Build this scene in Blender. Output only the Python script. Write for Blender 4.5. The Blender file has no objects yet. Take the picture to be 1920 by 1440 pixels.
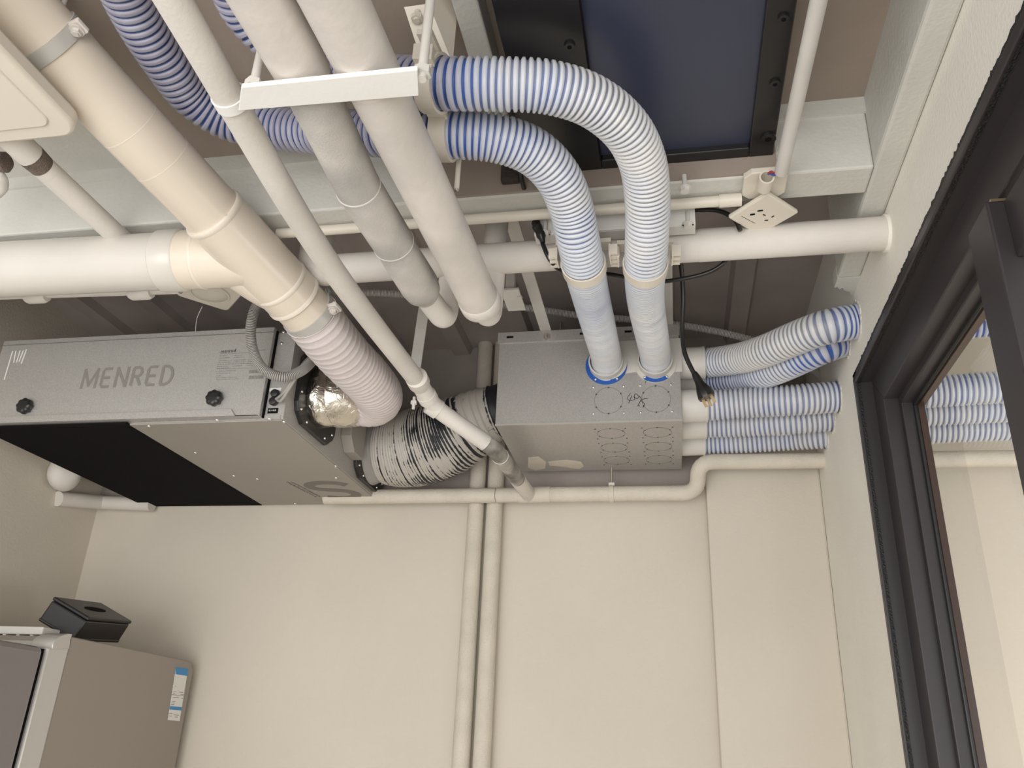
import bpy, bmesh, math, random
from mathutils import Vector, Matrix
random.seed(7)
scn = bpy.context.scene
col = scn.collection
V = Vector

# ------------------------------------------------------------------ camera
FPX, YAW, PITCH, ROLL = 1553.7, 0.19989, 0.41413, 0.04472
CAM = V((0, 0, 1.5))
_f = V((-math.sin(YAW) * math.cos(PITCH), math.cos(YAW) * math.cos(PITCH), math.sin(PITCH)))
_r0 = V((math.cos(YAW), math.sin(YAW), 0)); _u0 = _r0.cross(_f)
_r = _r0 * math.cos(ROLL) + _u0 * math.sin(ROLL)
_u = _u0 * math.cos(ROLL) - _r0 * math.sin(ROLL)
cd = bpy.data.cameras.new('camera'); cam = bpy.data.objects.new('camera', cd); col.objects.link(cam)
cd.sensor_fit = 'HORIZONTAL'; cd.sensor_width = 36; cd.lens = 36 * FPX / 1920; cd.clip_start = .02
cam.matrix_world = Matrix(((_r.x, _u.x, -_f.x, CAM.x), (_r.y, _u.y, -_f.y, CAM.y), (_r.z, _u.z, -_f.z, CAM.z), (0, 0, 0, 1)))
scn.camera = cam

# ------------------------------------------------------------------ light
w = bpy.data.worlds.new('world'); scn.world = w; w.use_nodes = True
bg = w.node_tree.nodes['Background']; bg.inputs[0].default_value = (1, .985, .96, 1); bg.inputs[1].default_value = 1.25
def area(name, loc, target, sx, sy, energy, color):
    l = bpy.data.lights.new(name, 'AREA'); l.shape = 'RECTANGLE'; l.size = sx; l.size_y = sy; l.energy = energy; l.color = color
    o = bpy.data.objects.new(name, l); col.objects.link(o); o.location = loc
    o.rotation_euler = (V(target) - V(loc)).to_track_quat('-Z', 'Y').to_euler(); return o
area('front_fill_light', (-.1, -1.75, .95), (-.5, 2.3, 2.0), 2.8, 1.7, 64, (1, .975, .94))  # added fill behind the camera, set low to brighten the undersides
area('side_window_light', (-1.5, -1.2, 1.15), (-.3, 1.8, 2.2), 1.4, 1.3, 10, (1, .98, .95))
area('next_room_fill_light', (1.55, 1.35, 1.15), (.85, 2.3, 1.95), .5, .6, 11, (1, .96, .91))  # added lamp, brightens what shows through the pane
scn.view_settings.view_transform = 'Standard'; scn.view_settings.look = 'None'
scn.view_settings.exposure = -0.03; scn.view_settings.gamma = 1.0; scn.view_settings.use_curve_mapping = False

# ------------------------------------------------------------------ pixel -> place (a ray of the photograph cut with a real plane)
def ray(u, v): return _r * ((u - 960) / FPX) - _u * ((v - 720) / FPX) + _f
def at(u, v, X=None, Y=None, Z=None, d=None):
    k = ray(u, v)
    if X is not None: t = X / k.x
    elif Y is not None: t = Y / k.y
    elif Z is not None: t = (Z - 1.5) / k.z
    else: t = d
    return CAM + k * t

# ------------------------------------------------------------------ materials
def _mat(name):
    m = bpy.data.materials.new(name); m.use_nodes = True
    nt = m.node_tree; b = nt.nodes['Principled BSDF']; return m, nt, b
def N(nt, t, **k):
    n = nt.nodes.new(t)
    for a, b in k.items(): setattr(n, a, b)
    return n
def plain(name, c, rough=.5, metal=0., var=0., vscale=8., bump=0., bscale=120., c2=None, spec=.5, detail=4.):
    m, nt, b = _mat(name)
    b.inputs['Roughness'].default_value = rough; b.inputs['Metallic'].default_value = metal
    b.inputs['Specular IOR Level'].default_value = spec
    c = (*c, 1)
    tc = N(nt, 'ShaderNodeTexCoord')
    if var > 0 or c2:
        n = N(nt, 'ShaderNodeTexNoise'); n.inputs['Scale'].default_value = vscale; n.inputs['Detail'].default_value = detail
        nt.links.new(tc.outputs['Object'], n.inputs['Vector'])
        r = N(nt, 'ShaderNodeValToRGB')
        r.color_ramp.elements[0].position = .3; r.color_ramp.elements[1].position = .7
        a = c2 if c2 else tuple(x * (1 - var) for x in c[:3])
        r.color_ramp.elements[0].color = (*a[:3], 1); r.color_ramp.elements[1].color = c
        nt.links.new(n.outputs['Fac'], r.inputs['Fac']); nt.links.new(r.outputs['Color'], b.inputs['Base Color'])
    else: b.inputs['Base Color'].default_value = c
    if bump > 0:
        n2 = N(nt, 'ShaderNodeTexNoise'); n2.inputs['Scale'].default_value = bscale; n2.inputs['Detail'].default_value = 3
        nt.links.new(tc.outputs['Object'], n2.inputs['Vector'])
        bp = N(nt, 'ShaderNodeBump'); bp.inputs['Strength'].default_value = bump; bp.inputs['Distance'].default_value = .004
        nt.links.new(n2.outputs['Fac'], bp.inputs['Height']); nt.links.new(bp.outputs['Normal'], b.inputs['Normal'])
    return m
def galvanised(name, c, rough=.42):
    m, nt, b = _mat(name); b.inputs['Metallic'].default_value = .4; b.inputs['Roughness'].default_value = rough
    tc = N(nt, 'ShaderNodeTexCoord'); v = N(nt, 'ShaderNodeTexVoronoi'); v.inputs['Scale'].default_value = 650
    nt.links.new(tc.outputs['Object'], v.inputs['Vector'])
    h = N(nt, 'ShaderNodeSeparateColor'); nt.links.new(v.outputs['Color'], h.inputs['Color'])
    r = N(nt, 'ShaderNodeValToRGB'); r.color_ramp.elements[0].color = (*[x * .87 for x in c], 1); r.color_ramp.elements[1].color = (*[min(1, x * 1.10) for x in c], 1)
    nt.links.new(h.outputs[0], r.inputs['Fac']); nt.links.new(r.outputs['Color'], b.inputs['Base Color'])
    rr = N(nt, 'ShaderNodeMapRange'); rr.inputs['To Min'].default_value = rough - .07; rr.inputs['To Max'].default_value = rough + .12
    nt.links.new(h.outputs[1], rr.inputs['Value']); nt.links.new(rr.outputs['Result'], b.inputs['Roughness'])
    return m
def duct_mat(name, white, blue, pale, paint_scale=14.):
    """corrugated hose: 'rib' = crest of the corrugation, 'bare' = how little overspray paint this stretch got, high values also paint in shade"""
    m, nt, b = _mat(name); b.inputs['Roughness'].default_value = .38
    a1 = N(nt, 'ShaderNodeAttribute', attribute_name='rib'); a2 = N(nt, 'ShaderNodeAttribute', attribute_name='bare')
    tc = N(nt, 'ShaderNodeTexCoord'); n = N(nt, 'ShaderNodeTexNoise'); n.inputs['Scale'].default_value = paint_scale; n.inputs['Detail'].default_value = 6
    nt.links.new(tc.outputs['Object'], n.inputs['Vector'])
    ad = N(nt, 'ShaderNodeMath', operation='ADD'); sb = N(nt, 'ShaderNodeMath', operation='SUBTRACT'); sb.inputs[1].default_value = .5
    nt.links.new(n.outputs['Fac'], sb.inputs[0])
    ml = N(nt, 'ShaderNodeMath', operation='MULTIPLY'); ml.inputs[1].default_value = 1.1; nt.links.new(sb.outputs[0], ml.inputs[0])
    nt.links.new(a2.outputs['Fac'], ad.inputs[0]); nt.links.new(ml.outputs[0], ad.inputs[1]); ad.use_clamp = True
    dv = N(nt, 'ShaderNodeMath', operation='DIVIDE'); dv.inputs[1].default_value = 1.3; dv.use_clamp = True; nt.links.new(ad.outputs[0], dv.inputs[0]); ad.use_clamp = False
    def ramp(stops):
        r = N(nt, 'ShaderNodeValToRGB'); e = r.color_ramp.elements; e[0].position, e[0].color = stops[0][0], (*stops[0][1], 1); e[1].position, e[1].color = stops[-1][0], (*stops[-1][1], 1)
        for p, c in stops[1:-1]: n_ = e.new(p); n_.color = (*c, 1)
        nt.links.new(dv.outputs[0], r.inputs['Fac']); return r
    g = ramp([(0, pale), (.38, tuple(x * .45 + y * .55 for x, y in zip(pale, blue))), (.62, blue), (1, tuple(x * .45 for x in blue))])
    cr = ramp([(0, white), (.4, (white[0] * .86, white[1] * .92, white[2] * 1.04)), (.66, (white[0] * .72, white[1] * .76, white[2] * .92)), (1, (white[0] * .45, white[1] * .44, white[2] * .56))])
    mr = N(nt, 'ShaderNodeMapRange', interpolation_type='SMOOTHSTEP'); mr.inputs['From Min'].default_value = .18; mr.inputs['From Max'].default_value = .55
    nt.links.new(a1.outputs['Fac'], mr.inputs['Value'])
    f = N(nt, 'ShaderNodeMix', data_type='RGBA'); nt.links.new(mr.outputs['Result'], f.inputs[0])
    nt.links.new(g.outputs[0], f.inputs[6]); nt.links.new(cr.outputs[0], f.inputs[7]); nt.links.new(f.outputs[2], b.inputs['Base Color'])
    return m
def insulated_mat(name):
    m, nt, b = _mat(name); b.inputs['Roughness'].default_value = .5
    a1 = N(nt, 'ShaderNodeAttribute', attribute_name='rib'); a2 = N(nt, 'ShaderNodeAttribute', attribute_name='bare')
    tc = N(nt, 'ShaderNodeTexCoord')
    n = N(nt, 'ShaderNodeTexNoise'); n.inputs['Scale'].default_value = 55; n.inputs['Detail'].default_value = 7; n.inputs['Roughness'].default_value = .7
    nt.links.new(tc.outputs['Object'], n.inputs['Vector'])
    s = N(nt, 'ShaderNodeMath', operation='ADD'); nt.links.new(a1.outputs['Fac'], s.inputs[0]); nt.links.new(n.outputs['Fac'], s.inputs[1])
    lo = N(nt, 'ShaderNodeTexNoise'); lo.inputs['Scale'].default_value = 6; lo.inputs['Detail'].default_value = 2
    nt.links.new(tc.outputs['Object'], lo.inputs['Vector']); lm = N(nt, 'ShaderNodeMapRange'); lm.inputs['From Min'].default_value = .42; lm.inputs['From Max'].default_value = .68; lm.inputs['To Min'].default_value = .25; lm.inputs['To Max'].default_value = 1.9
    nt.links.new(lo.outputs['Fac'], lm.inputs['Value']); pm = N(nt, 'ShaderNodeMath', operation='MULTIPLY'); nt.links.new(lm.outputs['Result'], pm.inputs[0]); nt.links.new(a2.outputs['Fac'], pm.inputs[1])
    t = N(nt, 'ShaderNodeMath', operation='SUBTRACT'); nt.links.new(s.outputs[0], t.inputs[0]); nt.links.new(pm.outputs[0], t.inputs[1])
    mr = N(nt, 'ShaderNodeMapRange', interpolation_type='SMOOTHSTEP'); mr.inputs['From Min'].default_value = .38; mr.inputs['From Max'].default_value = .52
    nt.links.new(t.outputs[0], mr.inputs['Value'])
    f = N(nt, 'ShaderNodeMix', data_type='RGBA'); f.inputs[6].default_value = (.012, .013, .018, 1); f.inputs[7].default_value = (.47, .44, .40, 1)
    nt.links.new(mr.outputs['Result'], f.inputs[0]); nt.links.new(f.outputs[2], b.inputs['Base Color'])
    return m
def rib_mat(name, crest, groove, rough=.45):  # groove colour paints in the shade between the ribs
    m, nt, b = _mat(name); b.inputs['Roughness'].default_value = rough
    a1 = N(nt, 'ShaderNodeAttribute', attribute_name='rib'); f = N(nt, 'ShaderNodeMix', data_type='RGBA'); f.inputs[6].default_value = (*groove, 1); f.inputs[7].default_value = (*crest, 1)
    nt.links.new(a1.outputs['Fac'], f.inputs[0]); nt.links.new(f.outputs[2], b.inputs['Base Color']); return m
M = {}
M['wall'] = plain('beige_plaster', (.655, .60, .515),   .85, var=.07, vscale=2.2, bump=.2, bscale=170)
M['wall_pale'] = plain('pale_rough_plaster', (.86, .83, .755), .85, var=.06, vscale=5, bump=.3, bscale=150)
M['wall_grey'] = plain('unpainted_grey_render', (.36, .32, .295), .85, var=.2, vscale=4, bump=.3, bscale=150)
M['deck'] = plain('taupe_metal_deck', (.47, .41, .385), .45, var=.25, vscale=5, bump=.06, bscale=60)
M['ceil'] = plain('taupe_painted_board', (.36, .295, .245), .7, var=.22, vscale=4, bump=.12, bscale=90)
M['beam'] = plain('painted_steel_beam', (.645, .635, .59), .6, var=.14, vscale=6, bump=.25, bscale=110)
M['floor'] = plain('pale_floor', (.68, .64, .58), .5, var=.1)
M['pvc'] = plain('cream_pvc', (.72, .64, .54), .28, var=.04, vscale=9, bump=.02)
M['pvc_white'] = plain('white_pvc', (.64, .61, .56), .25, var=.05, vscale=9, bump=.02)
M['pvc_rim'] = plain('cream_pvc_ridge', (.74, .67, .575), .28)
M['clamp_grey'] = plain('grey_clamp_band', (.50, .485, .455), .4, metal=.2)
M['cream'] = plain('cream_plastic', (.70, .645, .555), .4)
M['pipe'] = plain('sprayed_pipe_paint', (.72, .68, .63), .6, var=.14, vscale=7, bump=.16, bscale=160, detail=7)
M['pipe_foam'] = plain('sprayed_pipe_foam', (.60, .57, .525), .75, bump=.22, bscale=380, c2=(.36, .345, .33), vscale=11, detail=8)
M['pipe_smooth'] = plain('satin_pipe_wrap', (.73, .68, .625), .38, c2=(.56, .525, .49), vscale=8, bump=.2, bscale=70, detail=5)
M['pipe_wall'] = plain('beige_sprayed_pipe', (.665, .61, .52), .75, var=.12, vscale=16, bump=.5, bscale=220)
M['white'] = plain('white_bracket_paint', (.80, .79, .76), .5, var=.05, bump=.08)
M['white_grey'] = plain('dull_white_bracket_paint', (.66, .635, .59), .55, var=.14, vscale=9, bump=.12)
M['galv'] = galvanised('galvanised_cover_steel', (.47, .455, .435))
M['galv2'] = galvanised('galvanised_box_steel', (.47, .45, .43), .40)
M['grey_sheet'] = plain('grey_sheet_metal', (.34, .315, .28), .5, metal=.12, var=.06, vscale=3)
M['black'] = plain('black_foam', (.007, .006, .007), .9, spec=.1)
M['black_metal'] = plain('black_metal', (.016, .015, .016), .3, var=.3, vscale=6)
M['black_plastic'] = plain('black_plastic', (.018, .018, .018), .35)
M['rubber'] = plain('black_cable_rubber', (.012, .011, .011), .35)
M['frame'] = plain('dark_grey_window_aluminium', (.036, .031, .033), .42)
M['frame_dark'] = plain('black_window_gasket', (.012, .011, .011), .5, bump=.8, bscale=300)
M['brown'] = plain('brown_window_bead', (.045, .022, .015), .3)
M['blue'] = plain('blue_flange_plastic', (.02, .10, .42), .4)
M['ink'] = plain('black_ink', (.015, .015, .015), .6)
M['logo'] = plain('grey_logo_ink', (.23, .215, .20), .5)
M['logo2'] = plain('olive_logo_ink', (.15, .135, .115), .5)
M['label_white'] = plain('white_label', (.78, .77, .74), .5)
M['label_blue'] = plain('blue_label', (.05, .27, .58), .5)
M['screw'] = plain('bright_screw_metal', (.8, .8, .8), .25, metal=.9)
M['bolt'] = plain('dull_zinc_bolt', (.42, .38, .33), .4, metal=.7)
M['brass'] = plain('brass_pin', (.75, .58, .33), .3, metal=.9)
M['duct'] = duct_mat('blue_corrugated_hose_sprayed_white', (.68, .67, .66), (.045, .115, .40), (.31, .315, .335))
M['duct_bare'] = duct_mat('blue_corrugated_hose_bare', (.72, .68, .74), (.02, .055, .26), (.20, .26, .44), 5)
M['flex'] = plain('lilac_white_flex_hose', (.70, .635, .63), .5, var=.10, vscale=10, bump=.2, bscale=120)
M['insul'] = insulated_mat('black_insulated_duct_with_paint')
M['conduit_grey'] = plain('grey_corrugated_conduit', (.33, .315, .295), .45)
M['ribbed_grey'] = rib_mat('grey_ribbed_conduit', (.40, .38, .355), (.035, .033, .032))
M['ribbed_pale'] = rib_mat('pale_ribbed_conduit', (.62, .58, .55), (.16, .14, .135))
M['conduit_pale'] = plain('pale_corrugated_conduit', (.62, .57, .53), .5)
M['fridge'] = plain('champagne_grey_fridge', (.335, .30, .27), .36, metal=.35, var=.03, vscale=3)
M['fridge_edge'] = plain('silver_fridge_edge', (.55, .535, .51), .32, metal=.35)
M['fridge_door'] = plain('lilac_grey_fridge_door', (.26, .235, .245), .34, metal=.35)
M['tissue'] = plain('black_leatherette', (.009, .007, .009), .4, bump=.03, bscale=250)
M['groove'] = plain('fine_cut_line', (.15, .16, .15), .6)
M['line'] = plain('dark_groove', (.07, .065, .06), .7)
M['dust'] = plain('brown_dust_fluff', (.20, .155, .125), .95, bump=1, bscale=300, var=.4, vscale=40)
def foil():
    m, nt, b = _mat('crinkled_aluminium_foil'); b.inputs['Metallic'].default_value = 1; b.inputs['Roughness'].default_value = .24; b.inputs['Base Color'].default_value = (.80, .755, .68, 1)
    tc = N(nt, 'ShaderNodeTexCoord'); n = N(nt, 'ShaderNodeTexNoise'); n.inputs['Scale'].default_value = 42; n.inputs['Detail'].default_value = 5; n.inputs['Distortion'].default_value = 1.2
    nt.links.new(tc.outputs['Object'], n.inputs['Vector']); bp = N(nt, 'ShaderNodeBump'); bp.inputs['Strength'].default_value = .7; bp.inputs['Distance'].default_value = .006
    nt.links.new(n.outputs['Fac'], bp.inputs['Height']); nt.links.new(bp.outputs['Normal'], b.inputs['Normal']); return m
M['foil'] = foil()
def blue_pane():
    m, nt, b = _mat('dark_blue_frosted_pane'); b.inputs['Roughness'].default_value = .33; b.inputs['Base Color'].default_value = (.036, .042, .075, 1)
    b.inputs['Specular IOR Level'].default_value = .6
    return m
M['pane'] = blue_pane()
def glass():
    m, nt, b = _mat('window_glass'); nt.nodes.remove(b); out = nt.nodes['Material Output']
    t = N(nt, 'ShaderNodeBsdfTransparent'); t.inputs[0].default_value = (.95, .96, .97, 1); g = N(nt, 'ShaderNodeBsdfGlossy'); g.inputs['Roughness'].default_value = .02
    fr = N(nt, 'ShaderNodeFresnel'); fr.inputs['IOR'].default_value = 1.45; mx = N(nt, 'ShaderNodeMixShader')
    ge = N(nt, 'ShaderNodeNewGeometry'); iv = N(nt, 'ShaderNodeMath', operation='SUBTRACT'); iv.inputs[0].default_value = 1; nt.links.new(ge.outputs['Backfacing'], iv.inputs[1])
    mu = N(nt, 'ShaderNodeMath', operation='MULTIPLY'); nt.links.new(fr.outputs[0], mu.inputs[0]); nt.links.new(iv.outputs[0], mu.inputs[1]); nt.links.new(mu.outputs[0], mx.inputs[0]); nt.links.new(t.outputs[0], mx.inputs[1]); nt.links.new(g.outputs[0], mx.inputs[2]); nt.links.new(mx.outputs[0], out.inputs['Surface']); return m
M['glass'] = glass()

# ------------------------------------------------------------------ geometry helpers
def catmull(pts, sub=24):
    p = [V(q) for q in pts]
    if len(p) < 3: return [p[0].lerp(p[1], i / sub) for i in range(sub + 1)]
    e = [p[0] * 2 - p[1]] + p + [p[-1] * 2 - p[-2]]; out = []
    for i in range(1, len(e) - 2):
        a, b, c, d = e[i - 1], e[i], e[i + 1], e[i + 2]
        # centripetal
        def tj(ti, x, y): return ti + max((y - x).length, 1e-6) ** .5
        t0 = 0; t1 = tj(t0, a, b); t2 = tj(t1, b, c); t3 = tj(t2, c, d)
        for k in range(sub):
            t = t1 + (t2 - t1) * k / sub
            A1 = a * ((t1 - t) / (t1 - t0)) + b * ((t - t0) / (t1 - t0)); A2 = b * ((t2 - t) / (t2 - t1)) + c * ((t - t1) / (t2 - t1)); A3 = c * ((t3 - t) / (t3 - t2)) + d * ((t - t2) / (t3 - t2))
            B1 = A1 * ((t2 - t) / (t2 - t0)) + A2 * ((t - t0) / (t2 - t0)); B2 = A2 * ((t3 - t) / (t3 - t1)) + A3 * ((t - t1) / (t3 - t1))
            out.append(B1 * ((t2 - t) / (t2 - t1)) + B2 * ((t - t1) / (t2 - t1)))
    out.append(p[-1].copy()); return out
def fillet(pts, r, n=7):
    """polyline with rounded corners"""
    p = [V(q) for q in pts]; out = [p[0]]
    for i in range(1, len(p) - 1):
        a = (p[i - 1] - p[i]); b = (p[i + 1] - p[i]); rr = min(r, a.length * .45, b.length * .45)
        s = p[i] + a.normalized() * rr; e = p[i] + b.normalized() * rr
        for k in range(n + 1):
            t = k / n; out.append(s * (1 - t) ** 2 + p[i] * 2 * t * (1 - t) + e * t * t)
    out.append(p[-1]); return out
def resample(path, step):
    L = [0]
    for i in range(1, len(path)): L.append(L[-1] + (path[i] - path[i - 1]).length)
    n = max(2, int(L[-1] / step)); out = []; j = 0
    for k in range(n + 1):
        s = L[-1] * k / n
        while j < len(L) - 2 and L[j + 1] < s: j += 1
        out.append(path[j].lerp(path[j + 1], (s - L[j]) / max(1e-9, L[j + 1] - L[j])))
    return out, L[-1]
def frames(path):
    T = []
    for i in range(len(path)):
        a = path[max(0, i - 1)]; b = path[min(len(path) - 1, i + 1)]; T.append((b - a).normalized())
    up = V((0, 0, 1)) if abs(T[0].z) < .9 else V((0, 1, 0))
    n = (up - T[0] * up.dot(T[0])).normalized(); out = []
    for t in T:
        n = (n - t * n.dot(t)).normalized(); out.append((t, n, t.cross(n)))
    return out
class G:
    def __init__(s): s.v = []; s.f = []; s.att = {}
    def add(s, vs, fs):
        o = len(s.v); s.v += [V(x) for x in vs]; s.f += [tuple(i + o for i in f) for f in fs]; return s
    def box(s, a, b):
        x0, y0, z0 = a; x1, y1, z1 = b
        return s.add([(x0, y0, z0), (x1, y0, z0), (x1, y1, z0), (x0, y1, z0), (x0, y0, z1), (x1, y0, z1), (x1, y1, z1), (x0, y1, z1)],
                     [(0, 3, 2, 1), (4, 5, 6, 7), (0, 1, 5, 4), (1, 2, 6, 5), (2, 3, 7, 6), (3, 0, 4, 7)])
    def obox(s, c, ax, ay, az):
        c, ax, ay, az = V(c), V(ax), V(ay), V(az)
        vs = [c + ax * i + ay * j + az * k for k in (-1, 1) for i, j in ((-1, -1), (1, -1), (1, 1), (-1, 1))]
        return s.add(vs, [(0, 3, 2, 1), (4, 5, 6, 7), (0, 1, 5, 4), (1, 2, 6, 5), (2, 3, 7, 6), (3, 0, 4, 7)])
    def prism(s, poly, vec):
        n = len(poly); p = [V(q) for q in poly]; vec = V(vec)
        return s.add(p + [q + vec for q in p], [tuple(range(n - 1, -1, -1)), tuple(range(n, 2 * n))] + [(i, (i + 1) % n, n + (i + 1) % n, n + i) for i in range(n)])
    def tube(s, path, rad, seg=24, caps=True, prof=None):
        """rad: number, list, or function of ring index; prof: function(ring, angle) -> radius factor"""
        fr = frames(path); n = len(path); vs = []; fs = []
        for i, (p, (t, a, b)) in enumerate(zip(path, fr)):
            r = rad(i) if callable(rad) else (rad[i] if isinstance(rad, (list, tuple)) else rad)
            for k in range(seg):
                th = 2 * math.pi * k / seg; q = r * (prof(i, th) if prof else 1)
                vs.append(p + a * (q * math.cos(th)) + b * (q * math.sin(th)))
        for i in range(n - 1):
            for k in range(seg):
                k2 = (k + 1) % seg; fs.append((i * seg + k, i * seg + k2, (i + 1) * seg + k2, (i + 1) * seg + k))
        if caps: fs.append(tuple(range(seg - 1, -1, -1))); fs.append(tuple((n - 1) * seg + k for k in range(seg)))
        return s.add(vs, fs)
    def cyl(s, p, q, r, seg=20, r2=None):
        return s.tube([V(p), V(q)], [r, r2 if r2 is not None else r], seg)
    def ring(s, c, axis, r0, r1, h, seg=40):
        """a washer with thickness h along axis"""
        c, axis = V(c), V(axis).normalized(); up = V((0, 0, 1)) if abs(axis.z) < .9 else V((1, 0, 0))
        a = (up - axis * up.dot(axis)).normalized(); b = axis.cross(a); vs = []; fs = []
        for k in range(seg):
            th = 2 * math.pi * k / seg; d = a * math.cos(th) + b * math.sin(th)
            vs += [c + d * r0, c + d * r1, c + d * r1 + axis * h, c + d * r0 + axis * h]
        for k in range(seg):
            i, j = 4 * k, 4 * ((k + 1) % seg)
            for m in range(4): fs.append((i + m, j + m, j + (m + 1) % 4, i + (m + 1) % 4))
        return s.add(vs, fs)
    def dome(s, c, axis, r, h, seg=10):
        c, axis = V(c), V(axis).normalized()
        return s.tube([c, c + axis * h * .45, c + axis * h * .85, c + axis * h], [r, r * .92, r * .6, r * .12], seg)
    def ribbon(s, pts, wd, nrm, th=.0006):
        """flat stroke lying on a surface with normal nrm"""
        p = [V(q) for q in pts]; nrm = V(nrm).normalized(); vs = []; fs = []
        for i in range(len(p)):
            t = (p[min(i + 1, len(p) - 1)] - p[max(i - 1, 0)]).normalized(); b = nrm.cross(t).normalized()
            vs += [p[i] - b * wd / 2, p[i] + b * wd / 2, p[i] + b * wd / 2 + nrm * th, p[i] - b * wd / 2 + nrm * th]
        for i in range(len(p) - 1):
            o = 4 * i
            for m in range(4): fs.append((o + m, o + (m + 1) % 4, o + 4 + (m + 1) % 4, o + 4 + m))
        fs += [(0, 3, 2, 1), tuple(4 * (len(p) - 1) + m for m in range(4))]
        return s.add(vs, fs)
def setp(o, label=None, cat=None, group=None, kind=None):
    if label: o['label'] = label
    if cat: o['category'] = cat
    if group: o['group'] = group
    if kind: o['kind'] = kind
    return o
WC = {}   # object -> world position of its origin
def build(name, g, mat, parent=None, smooth=True, bevel=0., label=None, cat=None, group=None, kind=None, angle=40, flip=True):
    lo = V([min(v[i] for v in g.v) for i in range(3)]); hi = V([max(v[i] for v in g.v) for i in range(3)])
    c = (lo + hi) / 2
    me = bpy.data.meshes.new(name); me.from_pydata([v - c for v in g.v], [], g.f); me.update()
    if flip:
        bm = bmesh.new(); bm.from_mesh(me); bmesh.ops.recalc_face_normals(bm, faces=bm.faces); bm.to_mesh(me); bm.free()
    for k, vals in g.att.items():
        a = me.attributes.new(k, 'FLOAT', 'POINT'); a.data.foreach_set('value', vals)
    if smooth:
        me.shade_smooth(); me.set_sharp_from_angle(angle=math.radians(angle))
    me.materials.append(M[mat] if isinstance(mat, str) else mat)
    o = bpy.data.objects.new(name, me); col.objects.link(o); WC[o] = c
    o.location = c - (WC[parent] if parent else V((0, 0, 0)))
    if parent: o.parent = parent
    if bevel:
        b = o.modifiers.new('bevel', 'BEVEL'); b.width = bevel; b.segments = 2; b.limit_method = 'ANGLE'; b.angle_limit = math.radians(50)
    return setp(o, label, cat, group, kind)
def thing(name, label, cat, base, group=None):
    o = bpy.data.objects.new(name, None); o.empty_display_size = .05; col.objects.link(o)
    WC[o] = V(base); o.location = WC[o]; return setp(o, label, cat, group)
def copy_at(src, pos, parent, name=None):
    c = src.copy(); col.objects.link(c); c.parent = parent; WC[c] = V(pos); c.location = V(pos) - (WC[parent] if parent else V((0, 0, 0))); return c
def struct(name, g, mat, **k): return build(name, g, mat, kind='structure', **k)

# dimensions of the place (metres)
D, XR, XL = 2.30, .40, -1.80        # back, right and left walls
ZC, ZD = 2.555, 2.66                # front ceiling board, rear metal deck
YF = -.5                            # front of the room: open to the balcony
BY0, BY1, BZ = 1.20, 1.273, 2.41    # steel cross beam

# ================================================================== SETTING
g = G().box((XL - .1, YF, -.1), (2.3, D + .1, 0)); struct('floor', g, 'floor', smooth=False)
g = G().box((XL - .1, D, 0), (2.3, D + .1, 2.9)); struct('wall_back', g, 'wall', smooth=False)
g = G().box((XL - .1, .9, 0), (XL, D, 2.9)); struct('wall_left', g, 'wall', smooth=False)
g = G().box((2.2, YF, 0), (2.3, D, 2.7)); struct('wall_far_right', g, 'wall', smooth=False)
# right wall with the window opening  (Y WY0..WY1, Z WZ0..WZ1)
WY0, WY1, WZ0, WZ1 = -.25, 1.70, .9, 2.24; XT = .52
g = G(); g.box((XR, WY1, 0), (XT, D, 2.9)); g.box((XR, YF, WZ1), (XT, WY1, 2.9)); g.box((XR, YF, 0), (XT, WY1, WZ0)); g.box((XR, YF, WZ0), (XT, WY0, WZ1))
struct('wall_right', g, 'wall_pale', smooth=False)
g = G().box((XL, D - .003, 2.19), (XR, D, ZD)); struct('wall_back_upper', g, 'wall_grey', smooth=False)
pl = at(1325, 940, Y=2.25)
g = G().box((pl.x, 2.25, 0), (XR, D, 2.46)); struct('wall_pilaster', g, 'wall', smooth=False, bevel=.006)
g = G().box((XL - .1, YF, ZC), (XR, BY0, ZC + .05)); struct('ceiling', g, 'ceil', smooth=False)
g = G().box((XL, YF, ZC - .004), (-.945, BY0, ZC)); struct('ceiling_pale_board', g, 'beam', smooth=False)
g = G().box((XT, YF, 2.62), (2.3, D, 2.67)); struct('ceiling_next_room', g, 'wall_pale', smooth=False)
deck = struct('ceiling_deck', G().box((XL - .1, BY1, ZD), (XR, D, ZD + .04)), 'deck', smooth=False)
# trapezoid ribs of the metal deck run from the beam to the back wall
x = -1.68; k = 0
while x < .36:
    wdt = .034
    poly = [(x - wdt, BY1, ZD), (x + wdt, BY1, ZD), (x + wdt * .72, BY1, ZD - .024), (x - wdt * .72, BY1, ZD - .024)]
    build('deck_rib', G().prism(poly, (0, D - BY1, 0)), 'deck', deck, smooth=False)
    x += .21; k += 1
g = G().box((XL, BY0, BZ), (.3548, BY1, ZD + .04)); struct('beam_cross', g, 'beam', smooth=False, bevel=.004)
g = G().box((XL, BY0 - .006, ZC - .032), (.355, BY0, ZC)); struct('trim_1', g, 'beam', smooth=False)
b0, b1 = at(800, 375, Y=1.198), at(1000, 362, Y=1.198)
g = G().box((b0.x, BY0 - .005, b0.z), (.20, BY0, ZC)); struct('beam_face_sheet', g, 'ceil', smooth=False)  # thin taupe sheet over part of the beam's near face
g = G().box((.355, YF, BZ), (XR, 1.56, ZD + .04)); struct('beam_right', g, 'beam', smooth=False, bevel=.006)
# ragged plaster edge at the end of that beam
pts = [(.355, 1.56, BZ)]
for i in range(9): pts.append((.355 + .045 * i / 8, 1.60 + .045 * (i / 8) ** 2 + random.uniform(-.008, .008), BZ))
pts.append((XR, 1.56, BZ)); g = G().prism(pts, (0, 0, .03)); struct('beam_right_broken_end', g, 'beam', smooth=False)
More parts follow.
